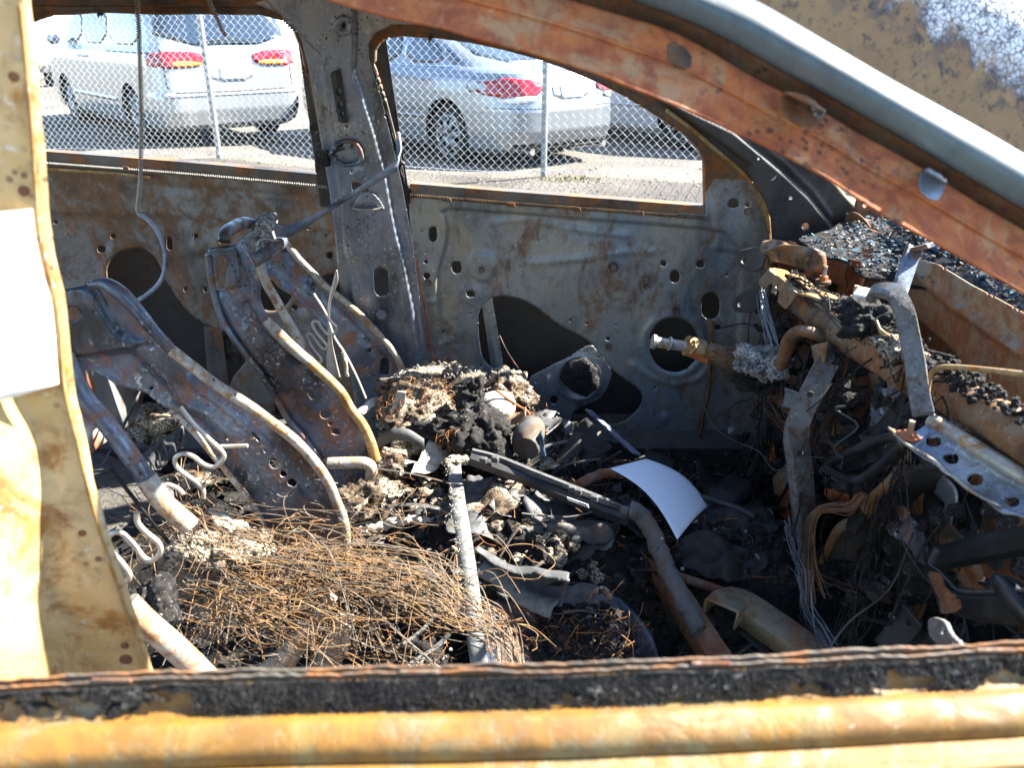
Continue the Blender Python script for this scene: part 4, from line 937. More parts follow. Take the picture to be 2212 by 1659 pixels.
# char crust on the channel: clumps of crumbs, thinning out at both ends
A = Acc()
def crust(u, d, r):
    k = u*(len(dtop)-1); i = min(int(k), len(dtop)-2); p = dtop[i]*(1-(k-i))+dtop[i+1]*(k-i)
    q = p+np.array([0, -.003-.0145*d, -.001-.0155*min(1, d*1.25)+r*.5])
    v = np.array([(1, 0, 0), (-1, 0, 0), (0, 1, 0), (0, -1, 0), (0, 0, 1), (0, 0, -1)], float)*r*RNG.uniform(.6, 1.3, (6, 1)); v = v+RNG.normal(0, r*.25, v.shape)
    A.add(q+v, [(0, 2, 4), (2, 1, 4), (1, 3, 4), (3, 0, 4), (2, 0, 5), (1, 2, 5), (3, 1, 5), (0, 3, 5)])
def cover(u): return .30+.50*sstep((u-.16)/.14)*(1-.55*sstep((u-.60)/.14))+.55*mnoise.noise(Vector((u*22, 0, 3)))
for i in range(42000):
    u = random.uniform(.01, .99); d = abs(random.gauss(0, .42))
    if d > 1: continue
    cvr = cover(u)+.5*mnoise.noise(Vector((u*90, d*5, 1)))-.55*d
    if cvr < .18: continue
    crust(u, d, random.uniform(.0003, .0010)*(1.2-.4*d))
A.build('char_crust', M['char'], ndoor, False, 'stuff')
def sealz(v):
    u = float(np.interp(v[0], dtop[:, 0], np.linspace(0, 1, len(dtop)))); k = min(1, max(0, cover(u)))
    return (0, -.0004+.0022*fbm(v, 70, 5, .65), -.007*(1-k)-.0006+.0034*fbm(v, 60, 5, .65))
loft('burnt_seal', [drow(-.003, -.001), drow(-.0045, -.004), drow(-.007, -.010), drow(-.010, -.0148), drow(-.0145, -.0165)], M['char'], ndoor, sealz, 7, .0008)
for x in (905, 1540, 2180, 255):
    i = int(np.argmin(np.abs(dtop[:, 0]-aZ(x, 1450, 1.045)[0]))); p = dtop[i]
    box('clip', p+[0, .001, .001], (.026, .003, .004), M['rustdark'], ndoor, None, .0015)
near_rear = None

# ================================================================== seats
seat1 = None
PY = 1.15
top1 = C4([(345, 335), (420, 302), (530, 285), (640, 270), (690, 300), (760, 350), (830, 410), (880, 475), (960, 575), (1060, 680), (1160, 760), (1320, 885), (1420, 950), (1560, 1040), (1680, 1130), (1800, 1220), (1900, 1320), (1980, 1420), (2040, 1520), (2080, 1620)])+[(745, 1130), (752, 1190), (742, 1215)]
bot1 = C4([(400, 735), (440, 745), (480, 810), (560, 825), (620, 860), (700, 910), (790, 940), (880, 970), (960, 1030), (1060, 1090), (1160, 1180), (1280, 1320), (1420, 1490), (1560, 1659)])+[(580, 1170), (598, 1215)]
holes1 = [ell(C4, 475, 448, 48, 45), ell(C4, 918, 945, 12), ell(C4, 607, 440, 10), ell(C4, 388, 568, 16), ell(C4, 1642, 1313, 12), ell(C4, 1410, 1238, 9), ell(C4, 1520, 1170, 9), ell(C4, 1585, 1455, 8),
          rnd(C4([(1545, 1180), (1580, 1190), (1630, 1250), (1600, 1260), (1570, 1220)]), 1), ell(C4, 1705, 1390, 42, 38), ell(C4, 1750, 1460, 22, 22), rnd(C4([(1760, 1520), (1800, 1480), (1840, 1500), (1830, 1550)]), 1), ell(C4, 1735, 1535, 7, 12), ell(C4, 1905, 1533, 8), ell(C4, 1120, 880, 2)]
seat_p = sheet('seat_frame', top1+bot1[::-1], holes1, plY(PY), 4, [R_step(C4([(345, 300), (560, 285), (640, 420), (740, 560), (900, 650), (700, 690), (430, 735), (345, 720)]), .012, 10), R_ridge(C4([(545, 290), (600, 330), (650, 440), (730, 560), (850, 650), (930, 665)]), 4, -.006), R_step(C4([(430, 740), (800, 700), (1000, 900), (1300, 1200), (1560, 1659), (1300, 1400), (1000, 1070), (700, 910)]), -.012, 26),
              R_ridge(C4([(1100, 1000), (1300, 1080), (1480, 1240)]), 14, .008), R_ridge(C4([(1180, 870), (1500, 1130), (1800, 1420), (1950, 1640)]), 9, .006), R_wave(40, .002, 21)], M['seat'], car, .0025)
tube('front_rail', ptsY(C4([(1060, 690), (1160, 768), (1320, 893), (1420, 958), (1560, 1048), (1680, 1138), (1800, 1228), (1900, 1328), (1980, 1428), (2040, 1528), (2080, 1628)])+[(744, 1132), (748, 1190), (741, 1218)], PY-.010), .0088, M['rail'], seat_p, 12)
tube('front_rail', ptsY(C4([(550, 285), (640, 276), (700, 308), (770, 362), (880, 480), (960, 580), (1060, 690)]), PY-.008), [.005, .009, .012, .012, .010, .009, .0088], M['seat'], seat_p, 12)
tube('rear_rail', ptsY(C4([(1050, 1060), (1120, 1120), (1220, 1220), (1310, 1330), (1400, 1440), (1570, 1659)])+C7([(1620, 140), (1690, 280), (1700, 345)]), PY-.02), .0055, M['rail'], seat_p, 10)
tube('side_tube', ptsY(C4([(395, 735), (440, 830), (520, 980), (640, 1120), (790, 1320), (900, 1480), (960, 1570)]), .92), .0125, M['seat'], seat_p, 12)
tube('side_tube', ptsY(C4([(900, 1480), (960, 1565), (1000, 1620), (1070, 1690)])+C7([(1180, 170)]), .918), .0142, M['rail'], seat_p, 12)
tube('seat_spring', ptsY(B6([(960, 390), (1060, 520), (1170, 630), (1290, 745), (1303, 800), (1235, 868), (1150, 850), (1060, 785), (985, 762), (925, 790), (918, 840), (960, 900), (1080, 985), (1140, 1050), (1143, 1115)]), 1.0), .0034, M['steelwire'], seat_p, 8)
tube('seat_spring', ptsY(C7([(845, 80), (850, 140), (900, 200), (980, 270), (990, 330), (940, 378), (890, 360), (830, 285), (750, 207), (690, 213), (668, 260), (700, 330), (760, 400), (802, 470), (775, 515), (735, 525)]), .84), .0036, M['steelwire'], seat_p, 8)
tube('seat_spring', ptsY(B6([(780, 1075), (795, 1025), (860, 1008), (940, 1040), (985, 1085)]), .93), .003, M['steelwire'], seat_p, 8)
tube('spring_rod', ptsY(B6([(1275, 706), (1495, 700)]), 1.02), .0032, M['steelwire'], seat_p, 8)
tube('spring_rod', ptsY(B6([(425, 895), (450, 940), (870, 1475)]), .90), .0028, M['char'], seat_p, 6)
tube('base_tube', ptsY(C7([(780, 640), (900, 760), (1040, 880), (1160, 990), (1300, 1130)]), .80), .0165, M['rail'], seat_p, 14)
tube('base_tube', ptsY(C7([(1560, 1180), (1700, 1060), (1860, 860), (2060, 600)]), .98), [.026, .023, .017, .008], M['rail'], seat_p, 14)
tube('base_tube', ptsY(C7([(1960, 1180), (2050, 960), (2140, 740)]), 1.0), [.023, .0215, .018], M['rail'], seat_p, 14)
# ---- driver's seat
DY = 1.45
topd = B4([(150, 490), (178, 452), (300, 432), (430, 420), (470, 480), (530, 590), (572, 700), (600, 830), (592, 930), (640, 1020), (700, 1120), (800, 1230), (900, 1330), (1010, 1430), (1100, 1505)])+C5([(0, 930), (80, 1050), (150, 1140), (200, 1250), (235, 1380), (247, 1480), (240, 1562)])
botd = C4([(1285, 70), (1298, 200), (1320, 330), (1360, 480), (1430, 600), (1520, 720), (1600, 820), (1660, 920), (1720, 1020), (1780, 1120), (1850, 1200), (1920, 1290), (1980, 1370), (2020, 1440)])+[(710, 1045), (745, 1064)]
hd_ = [rnd(B4([(255, 530), (330, 520), (350, 560), (335, 820), (280, 830), (255, 640)]), 1), ell(B4, 630, 1315, 34, 62), ell(B4, 540, 1235, 22, 38), ell(B4, 705, 1448, 22, 26), ell(B4, 960, 1635, 13), ell(C4, 1800, 937, 11), ell(C4, 2010, 1090, 34, 30), ell(C4, 2040, 1150, 16, 14), rnd(C4([(2040, 1200), (2070, 1170), (2110, 1205), (2080, 1225)]), 1), ell(C4, 1820, 845, 8), ell(C4, 1920, 1120, 8), ell(C5, 83, 1205, 7), ell(C5, 25, 1298, 7), ell(C4, 1665, 683, 7), ell(C4, 1495, 650, 5), rnd(C4([(1890, 950), (1910, 940), (1950, 990), (1930, 1005)]), 1)]
seat_d = sheet('seat_frame', topd+botd[::-1], hd_, plY(DY), 4, [R_step(B4([(150, 440), (430, 420), (470, 800), (200, 860)]), .008, 8), R_ridge(B4([(300, 900), (420, 1150), (650, 1480), (900, 1750)]), 12, .008), R_ridge(B4([(520, 980), (700, 1250), (900, 1480), (1100, 1700)]), 9, -.006), R_wave(40, .002, 23)], M['seat'], car, .0025)
tube('front_rail', ptsY(B4([(695, 1125), (800, 1240), (900, 1340), (1010, 1440), (1100, 1512)]), DY-.012), [.009, .0115, .0115, .011, .0105], M['rail'], seat_d, 12)
tube('front_rail', ptsY(B4([(1095, 1508)])+C5([(5, 935), (80, 1055), (150, 1145), (200, 1255), (235, 1382), (247, 1480), (238, 1565)]), DY-.012), [.0105, .0105, .010, .010, .011, .012, .012, .0115], M['yellow'], seat_d, 12)
tube('front_rail', ptsY(B4([(440, 425), (530, 590), (575, 720), (600, 830), (598, 930), (640, 1040), (695, 1125)]), DY-.01), [.006, .009, .010, .010, .010, .0095, .009], M['seat'], seat_d, 12)
tube('rear_edge', ptsY(C4([(1290, 100), (1300, 220), (1325, 340), (1365, 480), (1435, 600), (1525, 720), (1605, 820), (1665, 920), (1725, 1020), (1785, 1120), (1860, 1205), (1930, 1300), (1980, 1370)]), DY-.006), .007, M['seat'], seat_d, 8)
sheet('top_crossbar', B4([(425, 425), (540, 330), (640, 240), (760, 205), (835, 290), (852, 370), (790, 420), (720, 490), (560, 610), (520, 560)]), [slot(B4, 512, 480, 30, 72, 10), slot(B4, 590, 425, 28, 68, 8), ell(B4, 722, 335, 32), slot(B4, 670, 430, 14, 40, 6)], plX(-.53), 3, [R_wave(14, .002, 31), R_ridge(B4([(540, 590), (720, 480), (850, 375)]), 8, .006)], M['pillar'], seat_d, .004)
tube('headrest_guide', ptsX(B4([(310, 395), (318, 330), (360, 285), (480, 222), (560, 232)]), -.555), .0125, M['seat'], seat_d, 12)
tube('crossbar_tube', ptsX(B4([(540, 600), (640, 540), (730, 490), (850, 390)]), -.52), .014, M['seat'], seat_d, 12)
blob('melted_residue', aX(*B4(680, 240), -.53), (.02, .07, .018), M['ashlight'], seat_d, .5, 40, 4, 5)
tube('loop_wire', ptsX(B4([(620, 450), (612, 420), (640, 385), (690, 372), (760, 388), (830, 385)]), -.515), .0026, M['steelwire'], seat_d, 6)
topf = B4([(800, 390), (860, 372), (930, 460), (1020, 570), (1130, 680), (1250, 800), (1350, 880), (1450, 960), (1560, 1060), (1680, 1180), (1780, 1290), (1870, 1400), (1940, 1520), (1985, 1650)])+[(882, 835), (876, 858)]
botf = B4([(640, 490), (690, 640), (700, 700), (780, 770), (860, 840), (960, 890), (1060, 985), (1180, 1120), (1290, 1240), (1400, 1400), (1500, 1560), (1570, 1670)])+[(800, 870), (830, 885)]
side_f = sheet('side_plate', topf+botf[::-1], [ell(B4, 1130, 820, 12), ell(B4, 1190, 915, 15), ell(B4, 1660, 1410, 18), ell(B4, 1400, 1250, 9), slot(B4, 1800, 1560, 40, 75)], plY(1.88), 4, [R_ridge(B4([(880, 500), (1180, 850), (1500, 1180), (1800, 1500)]), 9, -.007), R_ridge(B4([(700, 700), (900, 860), (1150, 1120), (1350, 1400)]), 12, .010), R_wave(40, .002, 25), R_ring(B4(1130, 820), 11, 3, .004), R_ring(B4(1630, 1335), 13, 3, .003)], M['seat'], seat_d, .0025)
tube('front_rail', ptsY(B4([(860, 380), (930, 468), (1020, 578), (1130, 688), (1250, 808), (1350, 888), (1450, 968), (1560, 1068), (1680, 1188), (1780, 1298), (1870, 1408), (1940, 1528), (1980, 1650)])+[(880, 835), (874, 860)], 1.87), .0085, M['rail'], seat_d, 10)
tube('back_tube', ptsY(B4([(640, 590), (690, 760), (780, 920), (900, 1130), (1000, 1300), (1040, 1400), (1130, 1510)]), 1.66), .0105, M['rail'], seat_d, 12)
tube('seat_spring', ptsY(B4([(1245, 1075), (1310, 1150), (1350, 1195), (1335, 1245), (1285, 1265), (1225, 1215), (1185, 1150), (1150, 1135), (1130, 1160), (1150, 1220), (1220, 1310), (1262, 1365), (1248, 1395), (1210, 1380), (1160, 1310), (1110, 1252), (1085, 1262), (1087, 1300), (1140, 1400), (1205, 1480), (1203, 1518), (1170, 1515), (1120, 1450), (1060, 1390)]), 1.68), .0036, M['steelwire'], seat_d, 8)
ribbon('belt_tongue', ptsY(B4([(1352, 660), (1340, 770), (1280, 1000), (1290, 1300), (1300, 1480), (1330, 1659)]), 1.80), [(.001, 0, 0), (.006, 0, 0), (.003, 0, 0), (.005, 0, 0), (.012, 0, 0), (.016, 0, 0)], M['steelwire'], seat_d, 6, .003)
tube('release_cable', ptsY(B4([(1140, 880), (1250, 1060), (1330, 1280), (1420, 1420), (1500, 1570), (1560, 1700)])+[(790, 860)], 1.78), .003, M['steelwire'], seat_d, 6)
tube('release_cable', ptsY(B4([(1415, 1420), (1430, 1500), (1450, 1650)]), 1.77), .005, M['rail'], seat_d, 6, wob=.001)
tube('hinge_loop', ptsY(C5([(-60, 1392), (60, 1388), (160, 1388), (200, 1410), (208, 1450), (202, 1500), (192, 1590)]), 1.40), .0125, M['rail'], seat_d, 12)
# rear footwell panel and rear bench remains behind the near seat
bx = sheet('rear_floor_panel', B6([(100, 720), (350, 750), (540, 830), (760, 900), (900, 960), (920, 1200), (850, 1659), (860, 2000), (200, 2000), (100, 1200)]), [], plZ(.40), 7, [R_wave(40, .004, 41)], None, car, .004, toward=(0, 0, 1))
bx.data.materials.append(char_mat('scorched_carpet', '#37342f', '#4d4943', '#6f6a62', .5, 120, .95, .5))
# ================================================================== dashboard remains
M['beam'] = burnt('rusted_beam', '#6b5640', '#75644e', '#7d5426', .55, .42, .35, '#6b3d1c', 9.0, .6, .6, .08, .1, .4)
M['cowl'] = burnt('olive_cowl', '#6d6350', '#7d6f58', '#80562f', .5, .2, .25, '#6a4526', 4.0, .65, .4, .1, .2, .3)
beam = tube('dash_beam', ptsX(C6([(820, 330), (940, 440), (1000, 500), (1250, 650), (1480, 790), (1560, 850)]), .62), [.030, .036, .037, .037, .036, .034], M['beam'], car, 20, wob=.0004)
tube('beam_tube', ptsX(C6([(1500, 820), (1650, 905), (1900, 1045), (2212, 1230), (2600, 1460)]), .63), .028, M['beam'], beam, 20, wob=.0006)
sheet('beam_end', rnd(B3([(285, 340), (300, 260), (380, 130), (450, 25), (560, 2), (700, 35), (770, 70), (905, 110), (915, 210), (885, 380), (760, 330), (620, 255), (540, 255), (450, 300), (360, 350)]), 1), [], plX(.60), 2.5, [R_boss(B3(600, 130), 42, .03), R_ridge(B3([(460, 30), (500, 160), (740, 80)]), 6, .012), R_wave(20, .003, 3)], M['beam'], beam, .02)
sheet('beam_end', B3([(880, 110), (1260, 230), (1220, 560), (1050, 470), (870, 400)]), [], plX(.74), 3, [R_wave(20, .005, 5)], M['rustdark'], beam, .004)
sheet('mount_ear', rnd(B3([(5, 235), (25, 160), (100, 112), (290, 82), (380, 110), (310, 230), (285, 335), (170, 382), (60, 330)]), 1), [ell(B3, 85, 245, 36)], plX(.56), 2.2, [R_ridge(B3([(40, 150), (290, 85)]), 3, .003)], M['skin'], beam, .006)
sheet('mount_ear', rnd(C6([(405, 430), (418, 370), (480, 325), (545, 300), (565, 235), (590, 330), (565, 440), (500, 462), (430, 457)]), 1), [ell(C6, 450, 408, 16)], plX(.56), 2.2, [], M['skin'], beam, .006)
chn = sheet('column_bracket', B3([(258, 480), (280, 430), (355, 340), (480, 440), (665, 600), (640, 650), (560, 785), (520, 760), (468, 700), (490, 600), (460, 570), (432, 590), (440, 625), (392, 600), (408, 520), (375, 500), (345, 552), (292, 540)]), [ell(B3, 440, 530, 16, 22)], plX(.555), 1.8, [R_wave(10, .002, 8)], M['cowl'], beam, .004)
sheet('bracket_top', B3([(355, 338), (430, 318), (560, 350), (680, 405), (780, 450), (890, 530), (960, 598), (1240, 662), (1230, 692), (1060, 680), (860, 652), (770, 622), (668, 602), (480, 440)]), [rnd(B3([(520, 385), (620, 395), (640, 420), (700, 470), (800, 560), (850, 592), (760, 586), (690, 560), (590, 480)]), 1)], plZ(.937), 1.8, [R_wave(10, .0015, 9)], M['yellow'], chn, .004, toward=(0, 0, 1))
sheet('bracket_rib', B3([(690, 415), (730, 420), (860, 500), (840, 520)]), [], plZ(.935), 1.8, [], M['yellow'], chn, .004, toward=(0, 0, 1))
sheet('bracket_web', B3([(600, 790), (680, 640), (1050, 700), (1000, 800), (960, 920), (850, 980), (700, 880)]), [ell(B3, 735, 780, 18, 14)], plX(.59), 2.5, [R_wave(20, .004, 4)], M['skin'], beam, .004)
for p0, p1, nut in ((B3(978, 470), B3(980, 365), B3(978, 450)), (B3(1318, 700), B3(1320, 620), B3(1318, 690))):
    a = aX(*p0, .62); b = a+np.array([0, 0, .03]); s_ = cyl('stud', a-[0, 0, .01], b, .0045, M['rail'], beam, 8); cyl('nut', a, a+[0, 0, .010], .0085, M['rust'], s_, 6); cyl('washer', a-[0, 0, .004], a+[0, 0, .001], .015, M['rustdark'], s_, 14)
q = aX(*B3(1200, 1080), .59); cyl('bolt', q+[.02, 0, 0], q-[.008, .004, 0], .008, M['steelwire'], beam, 6)
tube('weld_sliver', ptsX(B3([(1235, 1040), (1300, 1100), (1400, 1175)]), .585), .0016, M['yellow'], beam, 5)
blob('char_lump', aX(*B3(1330, 760), .60), (.035, .03, .016), M['char'], beam, .6, 60, 4, 4)
blob('char_lump', aX(*B3(1560, 960), .62), (.05, .06, .03), M['char'], beam, .5, 50, 5, 6)
blob('char_lump', aX(*B3(1820, 1230), .60), (.03, .045, .016), M['foam'], beam, .5, 70, 4, 7)
ribbon('torn_lip', ptsX(B3([(1580, 945), (1620, 1040), (1730, 1125)]), .59), (.0, .004, .005), M['yellow'], beam, 6, .003)
sheet('beam_flange', rnd(B3([(1490, 1440), (1600, 1310), (1920, 1340), (1960, 1620), (1700, 1560)]), 1), [ell(B3, 1545, 1390, 14)], plX(.60), 2.5, [R_boss(B3(1640, 1340), 12, .010), R_wave(15, .004, 3)], M['beam'], beam, .006)
tube('curved_arm', ptsX(C6([(1080, 660, .64), (1010, 625, .61), (950, 600, .58), (880, 578), (820, 575), (770, 620), (740, 690), (710, 780), (680, 870)]), .56), [.014, .015, .016, .016, .016, .016, .015, .014, .010], M['beam'], beam, 14, flat=.7)
br = np.array(cr(ptsX(C6([(1095, 600, .63), (1000, 770, .58), (900, 960, .55), (825, 1120, .53), (805, 1240, .53), (820, 1360, .54), (835, 1500, .55), (850, 1700, .57), (860, 1900, .6)]), .50), 6))
sweep('brace_bar', br, [(-.020, -.012), (.020, -.012), (.022, .0), (.020, .014), (-.018, .014), (-.022, 0), (-.020, -.012)], M['grime'], beam, up=(0, -.6, .8), sm=1)
for p in (C6(895, 955), C6(830, 1320)): q = aX(*p, .49); cyl('rivet_hole', q, q-[.004, .006, 0], .005, M['char'], beam, 10)
sheet('brace_plate', C6([(890, 660), (1010, 640), (960, 760), (905, 850)]), [], plX(.56), 3, [R_wave(20, .004, 2)], M['cowl'], beam, .004)
pb = sweep('trim_strip', ptsX(C6([(1270, 350), (1310, 322), (1370, 322), (1425, 352), (1475, 460), (1508, 620), (1540, 780), (1562, 950), (1592, 1085)]), .54), [(-.011, -.006), (.010, -.007), (.0135, -.002), (.012, .005), (.004, .007), (-.012, .006), (-.013, -.001), (-.011, -.006)], M['grime'], car, up=(-.45, -.5, .74), sm=6)
for v_ in pb.data.vertices: v_.co += Vector((0, .0012*fbm(v_.co, 40, 3), .0012*fbm(v_.co, 45, 3)))
tag(pb); bar('strut', aX(*C6(1440, 330), .72), aX(*C6(1530, 60), .76), .03, .012, M['seat'], car, (0, -1, .2))
bar('strut_foot', aX(*C6(1520, 70), .76), aX(*C6(1640, 40), .78), .03, .010, M['seat'], car)
# cowl below the windshield with scale flakes
cow = sheet('cowl_panel', C6([(1400, 180), (1560, 120), (1700, 160), (1900, 290), (2212, 460), (2500, 620), (2500, 1300), (2100, 1120), (1900, 830), (1560, 500), (1480, 330)]), [], plX(.80), 5, [R_wave(60, .012, 7), R_ridge(C6([(1560, 180), (1800, 420), (2212, 700)]), 12, .012)], M['cowl'], car, .003)
ctop = sheet('cowl_top', C3([(800, 1490), (1000, 1440), (1080, 1400), (1130, 1330), (1330, 1352), (1500, 1380), (1700, 1450), (2212, 1640), (2700, 1850), (2700, 2300), (2212, 2110), (1750, 1840), (1500, 1740), (1200, 1690), (950, 1600)]), [], plZ(.965), 5, [R_wave(18, .006, 9), R_wave(50, .012, 10)], M['ash'], car, .003, toward=(0, 0, 1))
M['scale'] = plain('blue_grey_scale', '#465c67', .85, .0, .35, 60, .3, .08)
def flakes(name, pts, size, m, parent, label=None, cat=None, lift=.006, tilt=.6):
    A = Acc()
    for p in pts:
        s = size*random.uniform(.4, 1.5); a = random.uniform(0, 6.3); n = np.array([random.gauss(0, tilt), random.gauss(0, tilt), 1]); n /= np.linalg.norm(n)
        u = np.array([cos(a), sin(a), 0]); u -= n*(u@n); u /= np.linalg.norm(u); w = np.cross(n, u)*random.uniform(.3, .8)
        c = np.array(p)+n*lift*random.random(); k = [u*s*random.uniform(.7, 1.2)+w*s*random.uniform(-.3, .3), w*s*random.uniform(.6, 1.2), -u*s*random.uniform(.6, 1.2)+w*s*random.uniform(-.3, .3), -w*s*random.uniform(.5, 1.1)]
        V = [c+q+n*random.uniform(-.15, .15)*s for q in k]; V += [v-n*.0008 for v in V]
        A.add(V, [(0, 1, 2, 3), (7, 6, 5, 4), (0, 4, 5, 1), (1, 5, 6, 2), (2, 6, 7, 3), (3, 7, 4, 0)])
    o = A.build(name, m, parent, False, 'stuff')
    if label: tag(o, label, cat)
    return o
def inpoly(poly, n, surf):
    P = np.array(poly)[:, :2]; lo, hi = P.min(0), P.max(0); out = []
    while len(out) < n:
        q = RNG.uniform(lo, hi, (n*3, 2)); ins = poly_sd(q, P)[0] < 0
        out += [tuple(a) for a in q[ins]]
    return [surf(np.array(a), np.array(b)) for a, b in out[:n]]
cp = C3([(830, 1500), (1080, 1420), (1130, 1350), (1330, 1370), (1700, 1470), (2212, 1660), (2600, 1830), (2600, 2150), (2212, 2050), (1750, 1810), (1500, 1720), (1200, 1670), (950, 1590)])
flakes('scale_flakes', inpoly(cp, 1300, plZ(.974)), .0065, M['scale'], ctop, lift=.02, tilt=.35)
flakes('char_flakes', inpoly(cp, 1300, plZ(.970)), .007, M['skin'], ctop, lift=.02, tilt=.4)
flakes('rust_flakes', inpoly(cp, 60, plZ(.972)), .016, M['rustdark'], ctop, lift=.03, tilt=.5)
ribbon('curled_strip', ptsX(C3([(1060, 1520), (1110, 1420), (1140, 1340), (1200, 1345), (1260, 1400)]), .84), (.0, .018, .006), M['rustdark'], ctop, 6, .003)
# small white block on the beam
wb = box('white_block', aX(*C6(1228, 348), .62), (.028, .032, .014), M['label'], None, frame3((.6, .7, .25)), .002)
tag(wb, 'small white plastic block lying on the rusted dashboard beam', 'plastic block')
# steering column
sc_ = tube('steering_column', ptsY(B2([(1660, 1172), (1800, 1205), (1950, 1250), (2080, 1300), (2200, 1360), (2330, 1440)]), 1.68), [.020, .022, .024, .026, .030, .030], M['beam'], car, 16)
cyl('shaft', aY(*B2(1400, 1135), 1.66), aY(*B2(1670, 1175), 1.68), .0125, M['rail'], sc_, 16)
cyl('shaft_end', aY(*B2(1392, 1133), 1.66), aY(*B2(1418, 1138), 1.66), .0165, M['steelwire'], sc_, 18)
cyl('shaft_clip', aY(*B2(1525, 1150), 1.67), aY(*B2(1535, 1152), 1.67), .0165, M['steelwire'], sc_, 18)
cyl('collar', aY(*B2(1660, 1165), 1.678), aY(*B2(1790, 1200), 1.68), .0235, M['yellow'], sc_, 16)
tube('collar_rib', ptsY(B2([(1720, 1130), (1735, 1180), (1700, 1225)]), 1.655), .004, M['yellow'], sc_, 6)
bar('column_slot', aY(*B2(1690, 1230), 1.66), aY(*B2(1830, 1290), 1.66), .012, .014, M['rust'], sc_)
tube('lower_shaft', ptsY(C6([(480, 830), (600, 900), (720, 1000), (800, 1100), (860, 1300)]), 1.58), .014, M['rustdark'], sc_, 10)
blob('column_ash', aY(*C6(610, 760), 1.55), (.06, .05, .03), M['ashlight'], sc_, .6, 45, 4, 9)
blob('column_ash', aY(*C6(540, 880), 1.58), (.05, .04, .025), M['char'], sc_, .6, 45, 4, 10)
sheet('scale_plate', C6([(475, 790), (560, 850), (650, 870), (640, 905), (540, 880), (480, 830)]), [], plY(1.60), 2.5, [], M['scale'], sc_, .002)
sheet('knee_bracket', C6([(740, 920), (850, 960), (820, 1060), (715, 1040)]), [], plX(.55), 3, [R_ridge(C6([(740, 930), (850, 965)]), 4, .004)], M['pillar'], car, .004)
# dark cavity behind the column: heater body, hanging wires
blob('heater_body', np.array([.78, 1.25, .62]), (.10, .22, .18), M['char'], car, .3, 9, 4, 12)
blob('pedal_box', np.array([.80, 1.66, .60]), (.10, .16, .18), M['rustdark'], car, .3, 9, 4, 13)
sheet('melted_curtain', C6([(1330, 880), (1520, 900), (1480, 1180), (1260, 1270), (1290, 1050)]), [], plX(.66), 2.5, [(lambda P: .008*np.sin(P[:, 0]*.9)+.006*np.sin(P[:, 0]*2.1+P[:, 1]*.05)), R_wave(12, .003, 3)], M['seat'], car, .003)
A = Acc()
def strands(A, path, n, r, plane, spread, jit):
    base = [np.array(p, float) for p in path]
    for i in range(n):
        o0 = RNG.normal(0, spread[0], 2); o1 = RNG.normal(0, spread[1], 2); d0 = RNG.normal(0, .012); k = len(base)
        pts = []
        for j, p in enumerate(base):
            f = j/(k-1); q = p[:2]+o0*(1-f)+o1*f+RNG.normal(0, jit, 2)
            pts.append(plane(q[0], q[1], d0))
        A.tube(pts, r, 3, 5)
pX = lambda X: (lambda x, y, d: aX(x, y, X+d))
pYf = lambda Y: (lambda x, y, d: aY(x, y, Y+d))
strands(A, C6([(590, 330), (600, 430), (625, 540), (650, 640)]), 22, .0011, pX(.55), (5, 9), 2)
A.build('wire_strands', M['wiregrey'], beam, True, 'stuff')
# glove-box carrier: perforated rail, moulded frames
gp = on_plane((-.35, -.1, 1), -.35*.565-.1*.885+.918)
def gpp(l): return [gp(np.array(p[0]), np.array(p[1])) for p in l]
rail = sheet('perforated_rail', C6([(1395, 1185), (1520, 1200), (1640, 1125), (1800, 1222), (2000, 1350), (2212, 1478), (2500, 1650), (2500, 1850), (2212, 1700), (2080, 1690), (1960, 1612), (1800, 1492), (1680, 1398), (1500, 1288)]),
      [ell(C6, 1652, 1236, 46, 25), rnd(C6([(1705, 1325), (1730, 1295), (1790, 1295), (1812, 1325), (1790, 1362), (1735, 1360)]), 1), rnd(C6([(1855, 1460), (1885, 1425), (1945, 1425), (1968, 1455), (1940, 1495), (1885, 1495)]), 1), rnd(C6([(1880, 1580), (1960, 1600), (1990, 1650), (1940, 1640)]), 1), rnd(C6([(2090, 1590), (2130, 1565), (2180, 1580), (2190, 1620), (2140, 1640)]), 1)], gp, 3,
      [R_wave(30, .002, 14), R_step(C6([(1640, 1190), (2500, 1720), (2500, 1820), (1960, 1590), (1550, 1290)]), -.006, 10)], M['pillar'], car, .003, toward=(-.3, -.1, 1))
tube('rail_edge', gpp(C6([(1640, 1128), (1720, 1175), (1800, 1222), (2000, 1350), (2212, 1478), (2500, 1650)])), .0105, M['rail'], rail, 10)
ribbon('rail_flange', [p+np.array([0, 0, .002]) for p in gpp(C6([(1392, 1187), (1500, 1288), (1600, 1345), (1680, 1400), (1740, 1462), (1800, 1495), (1880, 1565), (1960, 1615), (2060, 1662)]))], (-.007, -.002, .004), M['rail'], rail, 5, .003)
q = gp(*map(np.array, C6(1500, 1225))); cyl('stud', q, q+[0, 0, .024], .004, M['rail'], rail, 8); cyl('washer', q, q+[0, 0, .003], .016, M['rust'], rail, 12)
tube('thin_cable', ptsX(C6([(1650, 1120), (1632, 1040), (1618, 960), (1625, 880), (1650, 820), (1720, 795), (1850, 800), (2050, 820), (2300, 850)]), .58), .0036, M['yellow'], car, 8)
tube('hose_stub', ptsX(C6([(1700, 1140), (1850, 1150), (2000, 1165), (2212, 1150)]), .62), .008, M['ashlight'], car, 8, wob=.0015)
tube('rust_pipe', ptsX(C6([(1900, 1150), (2050, 1115), (2212, 1085), (2500, 1030)]), .66), .013, M['rustdark'], car, 10)
tube('pipe', ptsX(C6([(1800, 1250), (1950, 1210), (2212, 1300), (2500, 1420)]), .68), .016, M['char'], car, 10)
